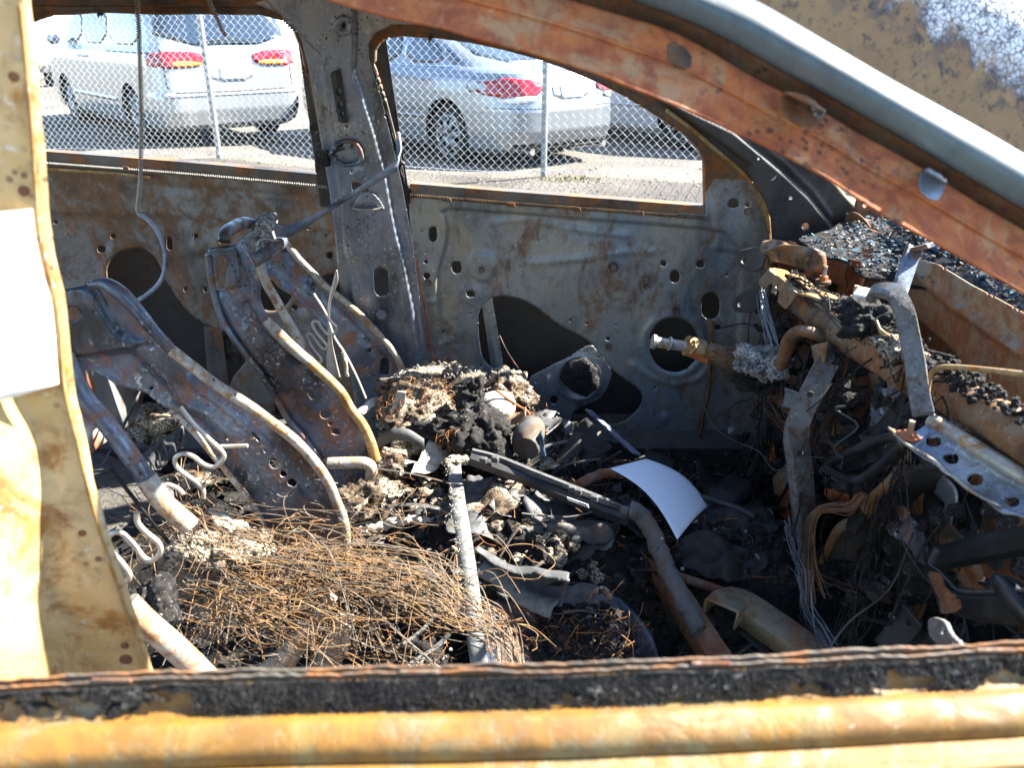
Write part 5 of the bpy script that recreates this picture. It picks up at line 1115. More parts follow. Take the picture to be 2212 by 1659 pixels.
lp = tube('moulded_loop', ptsX(C6([(1000, 1405), (1060, 1360), (1200, 1295), (1400, 1228), (1460, 1268), (1400, 1335), (1330, 1400), (1200, 1490), (1110, 1485), (1050, 1450)]), .57), [.008], M['black'], car, 8, closed=True) if False else tube('moulded_loop', ptsX(C6([(1000, 1405), (1060, 1360), (1200, 1295), (1400, 1228), (1460, 1268), (1400, 1335), (1330, 1400), (1200, 1490), (1110, 1485), (1050, 1450)]), .57), .0085, M['black'], car, 8, closed=True)
sheet('loop_web', C6([(1040, 1410), (1180, 1330), (1400, 1250), (1420, 1290), (1300, 1370), (1150, 1440), (1090, 1470)]), [], plX(.60), 2.5, [R_wave(14, .004, 6)], M['black'], lp, .004)
blob('melted_drip', aX(*C6(1130, 1530), .57), (.02, .022, .016), M['char'], lp, .5, 60, 4, 15)
gb = sweep('glovebox_frame', ptsX(B8([(1480, 850), (1600, 815), (1900, 755), (2212, 690), (2600, 610)]), .62), [(-.014, -.014), (.0, -.018), (.014, -.012), (.016, .006), (.006, .017), (-.012, .014), (-.014, -.014)], M['black'], car)
sweep('frame_bar', ptsX(B8([(1680, 1180), (1850, 1215), (2100, 1225), (2300, 1215), (2600, 1200)]), .60), [(-.02, -.016), (.0, -.022), (.018, -.014), (.02, .008), (.008, .019), (-.016, .016), (-.02, -.016)], M['black'], gb)
ribbon('frame_lip', ptsX(B8([(1500, 760), (1445, 880), (1530, 950), (1610, 1040), (1690, 1110), (1900, 1118), (2212, 1108), (2600, 1090)]), .585), (-.004, .0, .003), M['greyplastic'], gb, 6, .002)
sheet('glovebox_back', B8([(1560, 880), (2600, 680), (2600, 1100), (1700, 1100)]), [], plX(.70), 5, [R_wave(40, .005, 2)], M['rustdark'], gb, .003)
blob('recess_pad', aX(*B8(2150, 1195), .585), (.012, .05, .016), M['black'], gb, .05, 5, 3)
# blower housing: dark drum with pale rim
rim = ptsX(B8([(1180, 75), (1110, 200), (1000, 330), (930, 430), (860, 500), (730, 560), (650, 650), (580, 800), (520, 940), (470, 1080)]), .60)
bl = ribbon('blower_housing', [p+np.array([.06, 0, 0]) for p in rim], (.06, 0, 0), M['skin'], car, 6, .004)
tube('housing_rim', rim, [.003, .010, .014, .014, .013, .011, .009, .008, .007, .006], M['cowl'], bl, 10, flat=.7)
sheet('housing_back', rnd(B8([(560, 900), (700, 620), (1000, 480), (1200, 520), (1400, 800), (1450, 1100), (1380, 1400), (1000, 1500), (600, 1400), (480, 1150)]), 1), [], plX(.74), 6, [R_wave(50, .012, 5)], M['rustdark'], bl, .004)
sheet('housing_plate', rnd(B8([(1080, 570), (1180, 520), (1262, 470), (1380, 600), (1470, 740), (1485, 870), (1440, 900), (1360, 880), (1250, 720), (1140, 650)]), 1), [ell(B8, 1180, 615, 14)], plX(.62), 3, [R_wave(30, .005, 4), R_ridge(B8([(1270, 470), (1400, 620), (1480, 800)]), 6, .006)], M['seat'], car, .004)
sheet('housing_tab', rnd(B8([(1085, 440), (1180, 385), (1265, 455), (1230, 525), (1150, 500)]), 1), [], plX(.61), 3, [], M['cowl'], car, .004)
sheet('kick_panel', rnd(B8([(1380, 930), (1500, 960), (1600, 1080), (1680, 1150), (1700, 1260), (1560, 1300), (1480, 1210), (1440, 1080)]), 1), [], plX(.58), 3, [R_wave(20, .006, 4)], M['rustdark'], car, .004)
sheet('kick_panel', rnd(B8([(1430, 220), (1500, 90), (1580, 150), (1650, 300), (1640, 420), (1560, 660), (1480, 560), (1560, 420), (1430, 300)]), 1), [], plX(.68), 3, [R_wave(20, .006, 5)], M['pillar'], car, .004)
sheet('side_plate', B8([(1300, 100), (2300, 100), (2500, 700), (1500, 740), (1380, 560)]), [], plX(.74), 6, [R_wave(40, .012, 9)], M['rustdark'], car, .004)
brk = sheet('pedal_bracket', rnd(B8([(200, 345), (300, 200), (325, 100), (365, 350), (520, 440), (610, 560), (580, 800), (510, 980), (460, 1000), (300, 560), (165, 450)]), 1), [ell(B8, 575, 605, 32, 62), ell(B8, 325, 230, 16, 60)], plX(.66), 3, [R_wave(25, .008, 4)], M['rust'], car, .004)
sheet('pedal_bracket', B8([(125, 700), (250, 720), (385, 960), (390, 1180), (345, 1290), (170, 930)]), [], plX(.62), 3, [R_wave(25, .006, 5)], M['rust'], car, .004)
sheet('pedal_bracket', B8([(610, 250), (700, 170), (800, 220), (760, 390), (640, 380)]), [], plX(.68), 3, [R_boss(B8(680, 290), 20, .02)], M['rust'], car, .004)
sheet('pedal_bracket', B8([(-60, -150), (140, -130), (190, 120), (60, 170), (-100, 60)]), [], plX(.72), 3, [R_boss(B8(40, 0), 25, .02)], M['rust'], car, .004)
sheet('pedal_bracket', B8([(140, 170), (240, 60), (330, 60), (200, 330), (150, 300)]), [], plX(.6), 3, [], M['cowl'], car, .004)
A = Acc(); G = pX(.555)
strands(A, B8([(400, 980), (410, 1120), (430, 1280), (510, 1430), (640, 1620)]), 34, .0011, G, (9, 12), 3)
strands(A, B8([(110, 440), (170, 620), (250, 770), (380, 930), (420, 1200)]), 16, .0011, G, (4, 5), 2)
strands(A, B8([(0, 840), (120, 870), (250, 900), (360, 980), (420, 1150)]), 16, .0011, G, (4, 5), 2)
strands(A, B8([(290, 560), (320, 700), (360, 850), (405, 1000), (430, 1200)]), 22, .0011, G, (12, 5), 2)
A.build('wire_harness', M['wiregrey'], car, True, 'stuff')
A = Acc()
strands(A, B8([(880, 320), (780, 420), (640, 420), (520, 450), (440, 600), (420, 900), (430, 1200)]), 26, .0012, G, (7, 7), 2)
strands(A, B8([(470, 640), (480, 900), (500, 1020), (570, 1170)]), 5, .0011, G, (6, 8), 3)
strands(A, B8([(480, 990), (620, 1040), (760, 1040)]), 3, .0009, G, (4, 8), 3)
strands(A, C6([(560, 960), (600, 1040), (690, 1120), (780, 1200)]), 10, .0012, pX(.6), (10, 10), 3)
A.build('wire_harness', M['rustdark'], car, True, 'stuff')
dh = sheet('hinge_plate', rnd(B8([(1405, 1320), (1520, 1335), (1600, 1420), (1720, 1570), (1650, 1640), (1560, 1620), (1420, 1440)]), 1), [ell(B8, 1545, 1430, 34, 28), ell(B8, 1640, 1530, 16, 12)], plX(.42), 2.5, [R_wave(14, .003, 7)], M['grime'], car, .005)

# looms, clamps and scraps hanging in the dashboard space
A = Acc()
def drape(A, p0, p1, sag, r, n=6, jit=.012):
    p0 = np.array(p0, float); p1 = np.array(p1, float); q = []
    for k in range(n+1):
        f = k/n; q.append(p0*(1-f)+p1*f+np.array([0, 0, -sag*4*f*(1-f)])+RNG.normal(0, jit, 3)*(0 if k in (0, n) else 1))
    A.tube(q, r, 4, 4)
B_ = Acc()
for i in range(64):
    x0 = random.uniform(.56, .78); y0 = random.uniform(.85, 1.85); z0 = random.uniform(.62, .90)
    x1 = x0+random.gauss(0, .08); y1 = y0+random.gauss(0, .16); z1 = random.uniform(.34, .80)
    drape(A if random.random() < .6 else B_, (x0, y0, z0), (x1, y1, z1), random.uniform(.0, .10), random.uniform(.0009, .0028))
for i in range(8):
    y0 = random.uniform(.9, 1.8); p = np.array([random.uniform(.58, .7), y0, random.uniform(.70, .88)]); e = p+np.array([random.gauss(0, .04), random.gauss(0, .05), -random.uniform(.15, .35)])
    for k in range(14): drape(B_ if i % 2 else A, p+RNG.normal(0, .006, 3), e+RNG.normal(0, .012, 3), 0, .0009, 5, .006)
A.build('burnt_loom', M['char'], car, True, 'stuff'); B_.build('burnt_loom', M['skin'], car, True, 'stuff')
def lumps(name, pts, size, m, parent, label=None, cat=None):
    bm = bmesh.new(); bmesh.ops.create_icosphere(bm, subdivisions=2, radius=1); v0 = np.array([v.co[:] for v in bm.verts]); f0 = [tuple(v.index for v in f.verts) for f in bm.faces]; bm.free()
    A = Acc()
    for p in pts:
        s = size*random.choice((.3, .45, .6, .8, 1.0, 1.5)); k = RNG.uniform(.5, 1.2, 3)*s; RNG_o = RNG.uniform(0, 90, 3); a = random.uniform(0, 6.3); ca, sa = cos(a), sin(a)
        v = v0*(1+.0*v0[:, :1]+np.array([[.55*fbm(tuple(q*1.3+RNG_o), 1.6, 3)] for q in v0]))*k; v = np.stack([v[:, 0]*ca-v[:, 1]*sa, v[:, 0]*sa+v[:, 1]*ca, v[:, 2]], 1)
        A.add(np.array(p)+v, f0)
    o = A.build(name, m, parent, False, 'stuff')
    if label: tag(o, label, cat)
    return o
lumps('char_clumps', [np.array([random.uniform(.58, .80), random.uniform(.8, 1.85), random.uniform(.38, .86)]) for _ in range(420)], .014, M['char'], car)
for i in range(16):
    c_ = np.array([random.uniform(.60, .74), random.uniform(.95, 1.80), random.uniform(.46, .84)]); u = RNG.normal(size=3); u[0] *= .4; u /= np.linalg.norm(u); n_ = np.array([-1, random.gauss(-.4, .4), random.gauss(.2, .4)]); n_ /= np.linalg.norm(n_); w_ = np.cross(n_, u); w_ /= np.linalg.norm(w_); u = np.cross(w_, n_)
    L_ = random.uniform(.03, .08); W_ = random.uniform(.012, .03)
    sheet('bracket', [(-L_, -W_), (L_, -W_*random.uniform(.7, 1)), (L_, W_), (-L_, W_*random.uniform(.6, 1))], [[(L_*.45+W_*.3*cos(t), W_*.3*sin(t)) for t in np.linspace(0, 6.28, 12)[:-1]]], (lambda a, b, c_=c_, u=u, w_=w_, n_=n_, L_=L_: c_+np.asarray(a)[..., None]*u+np.asarray(b)[..., None]*w_+n_*(.010*np.sin(np.asarray(a)*40+L_*90))[..., None]), .006, (), M[random.choice(('rustdark', 'seat', 'beam', 'skin', 'dark', 'grime'))], car, .0025)

bq = np.array(cr(ptsX(C6([(820, 330), (940, 440), (1250, 650), (1480, 790), (1650, 905), (1900, 1045), (2212, 1230)]), .62), 20))
lumps('beam_char', [bq[RNG.integers(len(bq))]+np.array([RNG.normal(0, .012), RNG.normal(0, .02), .030+RNG.normal(0, .006)]) for _ in range(420)], .0055, M['char'], beam)
A = Acc()
for i in range(26):
    k = RNG.integers(0, len(bq)-45); off_ = RNG.normal(0, .01, 3)+np.array([-.02, 0, .032]); A.tube([bq[min(k+j*9, len(bq)-1)]+off_+RNG.normal(0, .010, 3) for j in range(RNG.integers(3, 6))], random.uniform(.0008, .0022), 4, 4)
for i in range(18):
    k = RNG.integers(0, len(bq)-20); p = bq[k]+np.array([-.03, 0, .01]); A.tube([p, p+RNG.normal(0, .02, 3)-[.01, 0, .05], p+RNG.normal(0, .03, 3)-[.0, 0, .12]], random.uniform(.0008, .0018), 4, 4)
A.build('beam_wires', M['char'], beam, True, 'stuff')
# ================================================================== loose remains on the floor
def bedz(x, y):
    z = .31
    z += .20*math.exp(-(((x+.02)/.26)**4+((y-1.66)/.24)**4))
    z += .10*math.exp(-(((x+.02)/.28)**4+((y-.92)/.24)**4))
    z += .17*math.exp(-((y-1.3)/.13)**4)*(1 if x < .55 else math.exp(-((x-.55)/.2)**2))
    z += max(0, x-.7)*.55
    z += .07*math.exp(-(((x+.08)/.24)**2+((y-1.38)/.28)**2))
    return z
bx_ = np.arange(-1.5, 1.0, .014); by_ = np.arange(.62, 1.98, .014); V = []
for y in by_:
    for x in bx_:
        V.append((x, y, bedz(x, y)+.030*fbm((x, y, 1), 9, 5, .6)))
I = np.arange(len(V)).reshape(len(by_), len(bx_))
bed = obj('ash_bed', V, np.stack([I[:-1, :-1], I[:-1, 1:], I[1:, 1:], I[1:, :-1]], -1).reshape(-1, 4), M['ash'], None, True, 'stuff')
tag(bed, 'black ash and charred crumbs covering the car floor', 'ash')
def bedpt(x, y): return np.array([x, y, bedz(x, y)+.030*fbm((x, y, 1), 9, 5, .6)])
def scatter(n, x0, x1, y0, y1): return [bedpt(random.uniform(x0, x1), random.uniform(y0, y1)) for _ in range(n)]
flakes('charred_flakes', scatter(3200, -1.2, .85, .7, 1.95), .013, M['char'], None, 'charred black flakes littering the floor ash', 'char flakes', .03, .8)
flakes('ash_flakes', scatter(900, -.6, .8, .75, 1.95), .006, M['ashlight'], None, 'tiny pale grey ash flakes among the black char', 'ash flakes', .03, .8)
lumps('char_rubble', scatter(2600, -.6, .75, .75, 1.92), .013, M['char'], None, 'heap of small black char lumps over the middle of the car floor', 'rubble')
lumps('ash_rubble', scatter(900, -.45, .45, .8, 1.85), .012, M['ash'], None, 'dark grey ash lumps mixed into the floor rubble', 'rubble')
lumps('felt_rubble', scatter(520, -.36, .16, 1.15, 1.72), .013, M['foam'], None, 'brown fibrous crumbs in the sunlit middle of the rubble', 'rubble')
def crumples(name, n, box_, size, m, label, seed):
    A = Acc(); g = np.random.default_rng(seed)
    for i in range(n):
        c = bedpt(g.uniform(box_[0], box_[1]), g.uniform(box_[2], box_[3])); L_ = size*g.uniform(.5, 1.4); W_ = L_*g.uniform(.3, .8); a = g.uniform(0, 6.3); tx, ty = g.normal(0, .35, 2); o_ = g.uniform(0, 50, 3); k = 9
        uu, vv = np.meshgrid(np.linspace(-1, 1, k), np.linspace(-1, 1, k)); V_ = []
        for u, v in zip(uu.ravel(), vv.ravel()):
            e = 1+.35*mnoise.noise(Vector((math.atan2(v, u)*1.3+o_[0], o_[1], 0))); x = u*L_*e; y = v*W_*e; z = .35*L_*mnoise.noise(Vector((x*22+o_[0], y*22+o_[1], o_[2])))+.12*L_*mnoise.noise(Vector((x*70+o_[0], y*70, o_[2])))+x*tx+y*ty
            V_.append((c[0]+x*cos(a)-y*sin(a), c[1]+x*sin(a)+y*cos(a), c[2]+.012+z))
        I_ = np.arange(k*k).reshape(k, k); F_ = [tuple(f) for f in np.stack([I_[:-1, :-1], I_[:-1, 1:], I_[1:, 1:], I_[1:, :-1]], -1).reshape(-1, 4)]
        A.add(V_, F_)
    o = A.build(name, m, None, True, 'stuff'); sharp(o.data, 35); solid(o, .0016, 0); return tag(o, label, 'burnt scraps')
crumples('crumpled_scraps', 46, (-.38, .30, 1.15, 1.80), .045, M['greyplastic'], 'crumpled grey sheet scraps collapsed over the middle rubble', 5)
crumples('crumpled_scraps', 40, (.0, .62, .85, 1.80), .055, M['dark'], 'crumpled black sheet scraps in the dark footwells', 6)
crumples('crumpled_scraps', 22, (-.36, .10, 1.15, 1.60), .040, M['foam'], 'crumpled brown felt scraps in the sunlit centre', 7)
A = Acc()
for i in range(110):      # bent dark strips
    p = bedpt(random.uniform(-.4, .65), random.uniform(.8, 1.88))+[0, 0, random.uniform(.005, .045)]; a = random.uniform(0, 6.3); L = random.uniform(.05, .22)
    if .15 < p[0] < .55 and 1.15 < p[1] < 1.65: continue
    d = np.array([cos(a), sin(a), random.gauss(0, .12)])*L
    w_ = random.uniform(.002, .007); q = np.array(cr([p-d*.5, p+RNG.normal(0, .012, 3), p+d*.5+RNG.normal(0, .01, 3)], 6)); A.add(*tube_arrays(q, w_, 5, False, True, random.uniform(.25, .7)))
tag(A.build('burnt_strips', M['skin'], None, False, 'stuff'), 'bent dark strips of burnt trim lying through the rubble', 'burnt strips')
A = Acc()
for i in range(700):
    p = bedpt(random.uniform(-.4, .55), random.uniform(.75, 1.9))+[0, 0, random.uniform(.005, .03)]; a = random.uniform(0, 6.3); L = random.uniform(.02, .07)
    d = np.array([cos(a), sin(a), random.gauss(0, .25)])*L; A.tube([p, p+d*.5+RNG.normal(0, .005, 3), p+d], .0007, 3, 3)
tag(A.build('dry_needles', M['needle'], None, True, 'stuff'), 'thin dry pine needles scattered over the ash', 'needles')

# ---- foam and char heaps on the driver's seat
def fuzz(name, c, rad, n, m, parent, L=(.01, .03), r=.0007, seed=0):
    A = Acc(); g = np.random.default_rng(seed)
    for i in range(n):
        d = g.normal(size=3); d[2] = abs(d[2]); d /= np.linalg.norm(d); p = np.array(c)+d*np.array(rad)*g.uniform(.9, 1.08)
        t = g.normal(size=3); t -= d*(t@d)*.6; t /= np.linalg.norm(t); l = g.uniform(*L)
        A.tube([p-t*l*.5, p+d*l*.15+g.normal(0, l*.12, 3), p+t*l*.5], r, 3, 3)
    return A.build(name, m, parent, True, 'stuff')
fh = empty('foam_heap', aY(1000, 960, 1.60), 'pale fibrous burnt foam heap on the driver seat, sunlit', 'foam heap')
c1 = aY(905, 890, 1.66); c2 = aY(1000, 905, 1.64)
blob('foam', c1, (.09, .10, .06), M['foam'], fh, .5, 16, 5, 21, rough=.65); blob('foam', aY(960, 850, 1.74), (.13, .08, .05), M['foam'], fh, .5, 16, 5, 22, rough=.65)
blob('foam', aY(1100, 850, 1.74), (.06, .07, .05), M['foam'], fh, .5, 18, 5, 23, rough=.65)
blob('foam', aY(920, 950, 1.55), (.06, .06, .05), M['foam'], fh, .5, 18, 5, 24, rough=.65)
fuzz('fibres', c1, (.10, .11, .075), 380, M['needle'], fh, seed=3); fuzz('fibres', aY(960, 845, 1.74), (.14, .09, .06), 420, M['steelwire'], fh, (.006, .02), .0006, 4)
ch = empty('char_heap', aY(1010, 980, 1.52), 'black charred lump in front of the foam heap', 'char heap')
blob('char_lump', aY(1015, 940, 1.52), (.085, .06, .055), M['char'], ch, .6, 18, 5, 31, rough=.65); blob('char_lump', aY(1018, 860, 1.60), (.03, .03, .045), M['char'], ch, .6, 30, 5, 32)
blob('char_lump', aY(1050, 960, 1.50), (.05, .05, .06), M['char'], ch, .5, 25, 5, 33); fuzz('fibres', aY(985, 960, 1.48), (.03, .03, .03), 90, M['needle'], ch, (.02, .05), .0008, 7)
M['stonepale'] = plain('pale_scorched_pad', '#bdb6a6', .8, 0, .2, 40, .5, .4, .4, '#77705f')
tag(blob('oval_pad', aY(1072, 875, 1.62), (.048, .05, .032), M['stonepale'], None, .12, 14, 4, 41), 'pale oval pad lying on the driver seat between foam and rusty frame', 'pad')
rf = tube('rusty_hoop', ptsY(B5([(1470, 190), (1560, 260), (1680, 340), (1760, 390), (1755, 430), (1600, 420), (1410, 410)]), 1.60), .003, M['rust'], None, 8)
tag(rf, 'thin rusty wire hoop beside the pale oval pad', 'wire hoop')
cb = ribbon('charred_pouch', ptsY(B5([(1420, 430), (1560, 470), (1700, 480), (1740, 430)]), 1.58), (0, .01, .018), M['rustdark'], None, 6, .004); tag(cb, 'brown charred pouch under the rusty wire hoop', 'pouch')
tube_ = tube('frayed_rope', ptsY(B5([(1480, 540), (1580, 560), (1660, 530), (1735, 490)]), 1.56), .006, M['foam'], None, 8, wob=.001); tag(tube_, 'frayed pale cord below the charred pouch', 'cord')
ng = blob('charred_nest', aY(1095, 860, 1.70), (.045, .04, .045), M['foam'], None, .6, 40, 5, 44); tag(ng, 'small charred clump at the far right end of the foam heap', 'clump')
# canister
cn = empty('burnt_canister', aY(1150, 985, 1.50), 'dark burnt canister lying in shade right of the foam heap', 'canister')
p0 = aY(*B5(1740, 730), 1.46); p1 = aY(*B5(1810, 490), 1.56)
V, Fc = tube_arrays([p0, p0*.8+p1*.2, p0*.2+p1*.8, p1], [.030, .034, .030, .024], 20); V, Fc = tube_arrays(cr([p0, p0*.7+p1*.3+[0, 0, .003], p0*.3+p1*.7, p1], 6), [.028, .033, .032, .029, .020], 28); V = np.array([v+np.array([.004*fbm(v, 30, 3), 0, .005*fbm(v, 26, 3)]) for v in V]); o = obj('shell', V, Fc, M['skin'], cn, True); sharp(o.data, 50)
sheet('torn_foil', B5([(1830, 650), (1890, 560), (1905, 650), (1930, 790), (1885, 830), (1870, 720)]), [], plY(1.44), 2.5, [R_wave(8, .004, 5)], M['scale'], cn, .001)
# pale plastic shards and ring
sh1 = sheet('plastic_shard', B5([(850, 648), (960, 690), (1085, 785), (1100, 830), (960, 865), (905, 935), (800, 955), (672, 948), (725, 850), (612, 880), (625, 830), (740, 850)]), [], on_plane((.3, -.3, 1), .3*-.2-.3*1.45+.60), 2.5, [R_wave(16, .005, 3)], M['stonepale'], None, .002); tag(sh1, 'bright pale bent plastic shard in the middle of the debris', 'plastic shard')
sh2 = sheet('plastic_shard', B5([(165, 390), (300, 275), (480, 228), (525, 250), (350, 330), (240, 420)]), [], on_plane((.3, -.2, 1), .3*-.3-.2*1.7+.60), 2.5, [R_wave(16, .004, 4)], M['stonepale'], None, .002); tag(sh2, 'pale flat shard behind the driver seat rail', 'plastic shard')
b3 = ribbon('plastic_strip', ptsY(B5([(590, 200), (560, 330), (500, 440), (420, 580), (355, 680)]), 1.60), [(.010, 0, .0), (.013, 0, 0), (.010, 0, .003), (.006, 0, .003), (.005, 0, .002)], M['stonepale'], None, 6, .004); tag(b3, 'upright pale yellowish plastic strip left of the foam heap', 'plastic strip')
rg = ribbon('curved_trim', ptsY(B5([(345, 720), (420, 650), (540, 600), (650, 610), (740, 660), (800, 700)]), 1.46), (0, .004, .013), M['greyplastic'], None, 8, .003); tag(rg, 'dark grey curved trim piece beside the driver seat rail', 'trim piece')
blob_ = blob('foam_clump', aY(*B5(500, 850), 1.46), (.035, .04, .03), M['foam'], None, .5, 30, 5, 51); tag(blob_, 'small foam clump inside the curved grey trim', 'foam clump')
# lower foam block and scorched layers around the tunnel
fb = empty('foam_block', aZ(1050, 1190, .45), 'rounded fibrous foam block right of the grey upright bar', 'foam block')
cc = aY(1065, 1130, 1.33); blob('foam', cc, (.058, .05, .050), M['foam'], fb, .35, 22, 5, 61, rough=.65); blob('foam', aY(1010, 1105, 1.36), (.04, .05, .035), M['foam'], fb, .4, 22, 5, 62)
fuzz('fibres', cc, (.062, .055, .055), 520, M['steelwire'], fb, (.005, .018), .0006, 9)
fl_ = empty('layered_debris', aZ(870, 1180, .45), 'layers of scorched felt and bark-like scraps between the seats', 'debris')
for i, (x, y, a, b_, m) in enumerate(((860, 1110, .09, .03, 'foam'), (800, 1090, .06, .05, 'foam'), (890, 1150, .12, .02, 'foam'), (930, 1095, .05, .03, 'char'), (770, 1120, .05, .05, 'foam'), (980, 1150, .07, .03, 'char'), (850, 1165, .14, .03, 'char'))):
    blob('scrap', aY(x, y, 1.36-.0004*(y-1090)), (a, .05, b_), M[m], fl_, .7, 22, 4, 70+i, rough=.65)
flakes('felt_flakes', [aY(random.uniform(760, 1000), random.uniform(1060, 1170), random.uniform(1.28, 1.38)) for _ in range(160)], .013, M['foam'], fl_, lift=.01)
pk = bar('charred_plank', aY(*B5(90, 1490), 1.30), aY(*B5(500, 1270), 1.34), .04, .012, M['ashlight'], None, (0, -.5, 1), .003); tag(pk, 'grey charred plank slanting beside the passenger seat rail', 'plank')
pk2 = tube('felt_roll', ptsY(B5([(220, 1500), (330, 1470), (520, 1430), (700, 1390), (860, 1390)]), 1.28), [.010, .009, .010, .008, .005], M['stonepale'], None, 8, wob=.003); tag(pk2, 'pale ragged felt strip below the charred plank', 'felt strip')
up = ribbon('upright_bar', [aY(*B5(1075, 840), 1.42), aY(*B5(1090, 1000), 1.36), aY(*B5(1120, 1250), 1.26), aY(*B5(1160, 1500), 1.16), aY(1020, 1290, 1.02), aY(1030, 1400, .92), aY(1045, 1480, .88)], [(.0135, 0, 0)]*7, M['palebar'], None, 6, .006)
up['label'] = 'grey upright flat bar rising from the wire tangle into the sun'; up['category'] = 'bar'
A = Acc()
upl = np.array(cr([aY(*B5(1038, 880), 1.40), aY(*B5(1050, 1000), 1.36), aY(*B5(1075, 1250), 1.26), aY(*B5(1110, 1500), 1.16), aY(1004, 1290, 1.02)], 30))
for i in range(420):
    p = upl[RNG.integers(len(upl))]+RNG.normal(0, .0025, 3); t_ = RNG.normal(0, 1, 3); t_ /= np.linalg.norm(t_); l_ = RNG.uniform(.003, .010)
    A.tube([p, p+t_*l_*.5+RNG.normal(0, .001, 3), p+t_*l_], .0006, 3, 2)
A.build('ash_fuzz', M['stonepale'], up, True, 'stuff')
blob('ash_knob', aY(*B5(1100, 840), 1.42), (.026, .018, .010), M['foam'], up, .7, 50, 5, 81)
# long black rail with label, running down into the footwell
lr = empty('black_trim_rail', aZ(1230, 1090, .5), 'long black plastic trim rail with white sticker beside the white paper sheet', 'trim rail')
pz = lambda l, z0, z1: [aZ(p[0], p[1], z0+(z1-z0)*i/(len(l)-1)) for i, p in enumerate(l)]
sweep('rail', pz(B5([(1230, 800), (1500, 900), (1800, 1010), (2212, 1190), (2700, 1370)]), .64, .56), [(-.014, -.012), (.014, -.012), (.016, .004), (.008, .010), (-.012, .010), (-.014, -.012)], M['black'], lr)
sweep('rail_lip', pz(B5([(1240, 760), (1500, 830), (1800, 950), (2100, 1070), (2500, 1230), (2700, 1320)]), .65, .57), [(-.004, -.004), (.004, -.004), (.004, .006), (-.004, .006), (-.004, -.004)], M['greyplastic'], lr)
for g, x, y in ((B7, 515, 295), (B7, 570, 320), (B7, 1000, 490), (B7, 720, 380), (B5, 1350, 840), (B5, 1460, 830)):
    box('clip', aZ(*g(x, y), .62 if g is B7 else .645), (.014, .012, .012), M['greyplastic'], lr, frame3((1, -.4, 0)), .002)
st = box('sticker', aZ(*B7(567, 420), .592), (.045, .0012, .011), M['label'], lr, frame3((1, -.62, -.05), (0, -.5, .8)), 0)
tag_l = box('print_strip', aZ(*B7(610, 432), .5935)+np.array([0, -.0012, .0]), (.016, .0008, .004), M['greyplastic'], lr, frame3((1, -.62, -.05), (0, -.5, .8)), 0)
hs = tube('scorched_hose', pz(B7([(1060, 480), (1150, 540), (1240, 660), (1310, 830), (1380, 1000), (1470, 1180), (1570, 1380), (1700, 1620)]), .60, .47), .0165, M['skin'], None, 12, wob=.0012); tag(hs, 'thick scorched hose curving from the black trim rail to the floor', 'hose')
h2 = tube('rust_conduit', pz(B7([(880, 800), (1050, 880), (1250, 990), (1450, 1090), (1700, 1180), (2000, 1290)]), .48, .46), .010, M['rustdark'], None, 8); tag(h2, 'thin rusty conduit crossing under the scorched hose', 'conduit')
h3 = tube('rust_arch', pz(B7([(560, 270), (660, 210), (780, 160), (900, 150), (960, 160)]), .56, .56), .011, M['rustdark'], None, 10, wob=.0008); tag(h3, 'ribbed rusty pipe arching into the white paper sheet', 'pipe')
# white paper
na, nb = 14, 20; V = []
Ap, Bp, Cp, Dp = [np.array(aZ(*p, z)) for p, z in (((1318, 1012), .60), ((1395, 991), .575), ((1533, 1078), .50), ((1463, 1166), .56))]
for j in range(nb+1):
    v = j/nb
    for i in range(na+1):
        u = i/na; p = (Ap*(1-u)+Bp*u)*(1-v)+(Dp*(1-u)+Cp*u)*v
        p = p+np.array([.012, .008, .012])*sin(pi*v)+np.array([0, 0, -.018])*(u**3)*v
        V.append(p)
I = np.arange(len(V)).reshape(nb+1, na+1)
pp = obj('paper_sheet', V, np.stack([I[:-1, :-1], I[:-1, 1:], I[1:, 1:], I[1:, :-1]], -1).reshape(-1, 4), M['paper'], None, True); solid(pp, .0005, 0)
tag(pp, 'clean blank white paper sheet curling in the dark footwell', 'paper sheet')
tb = tube('bent_trim', pz(B7([(1700, 370), (1780, 390), (1900, 430), (2050, 480), (2212, 560)]), .50, .50), .007, M['black'], None, 8); tag(tb, 'bent black trim end at the corner of the white paper sheet', 'trim end')
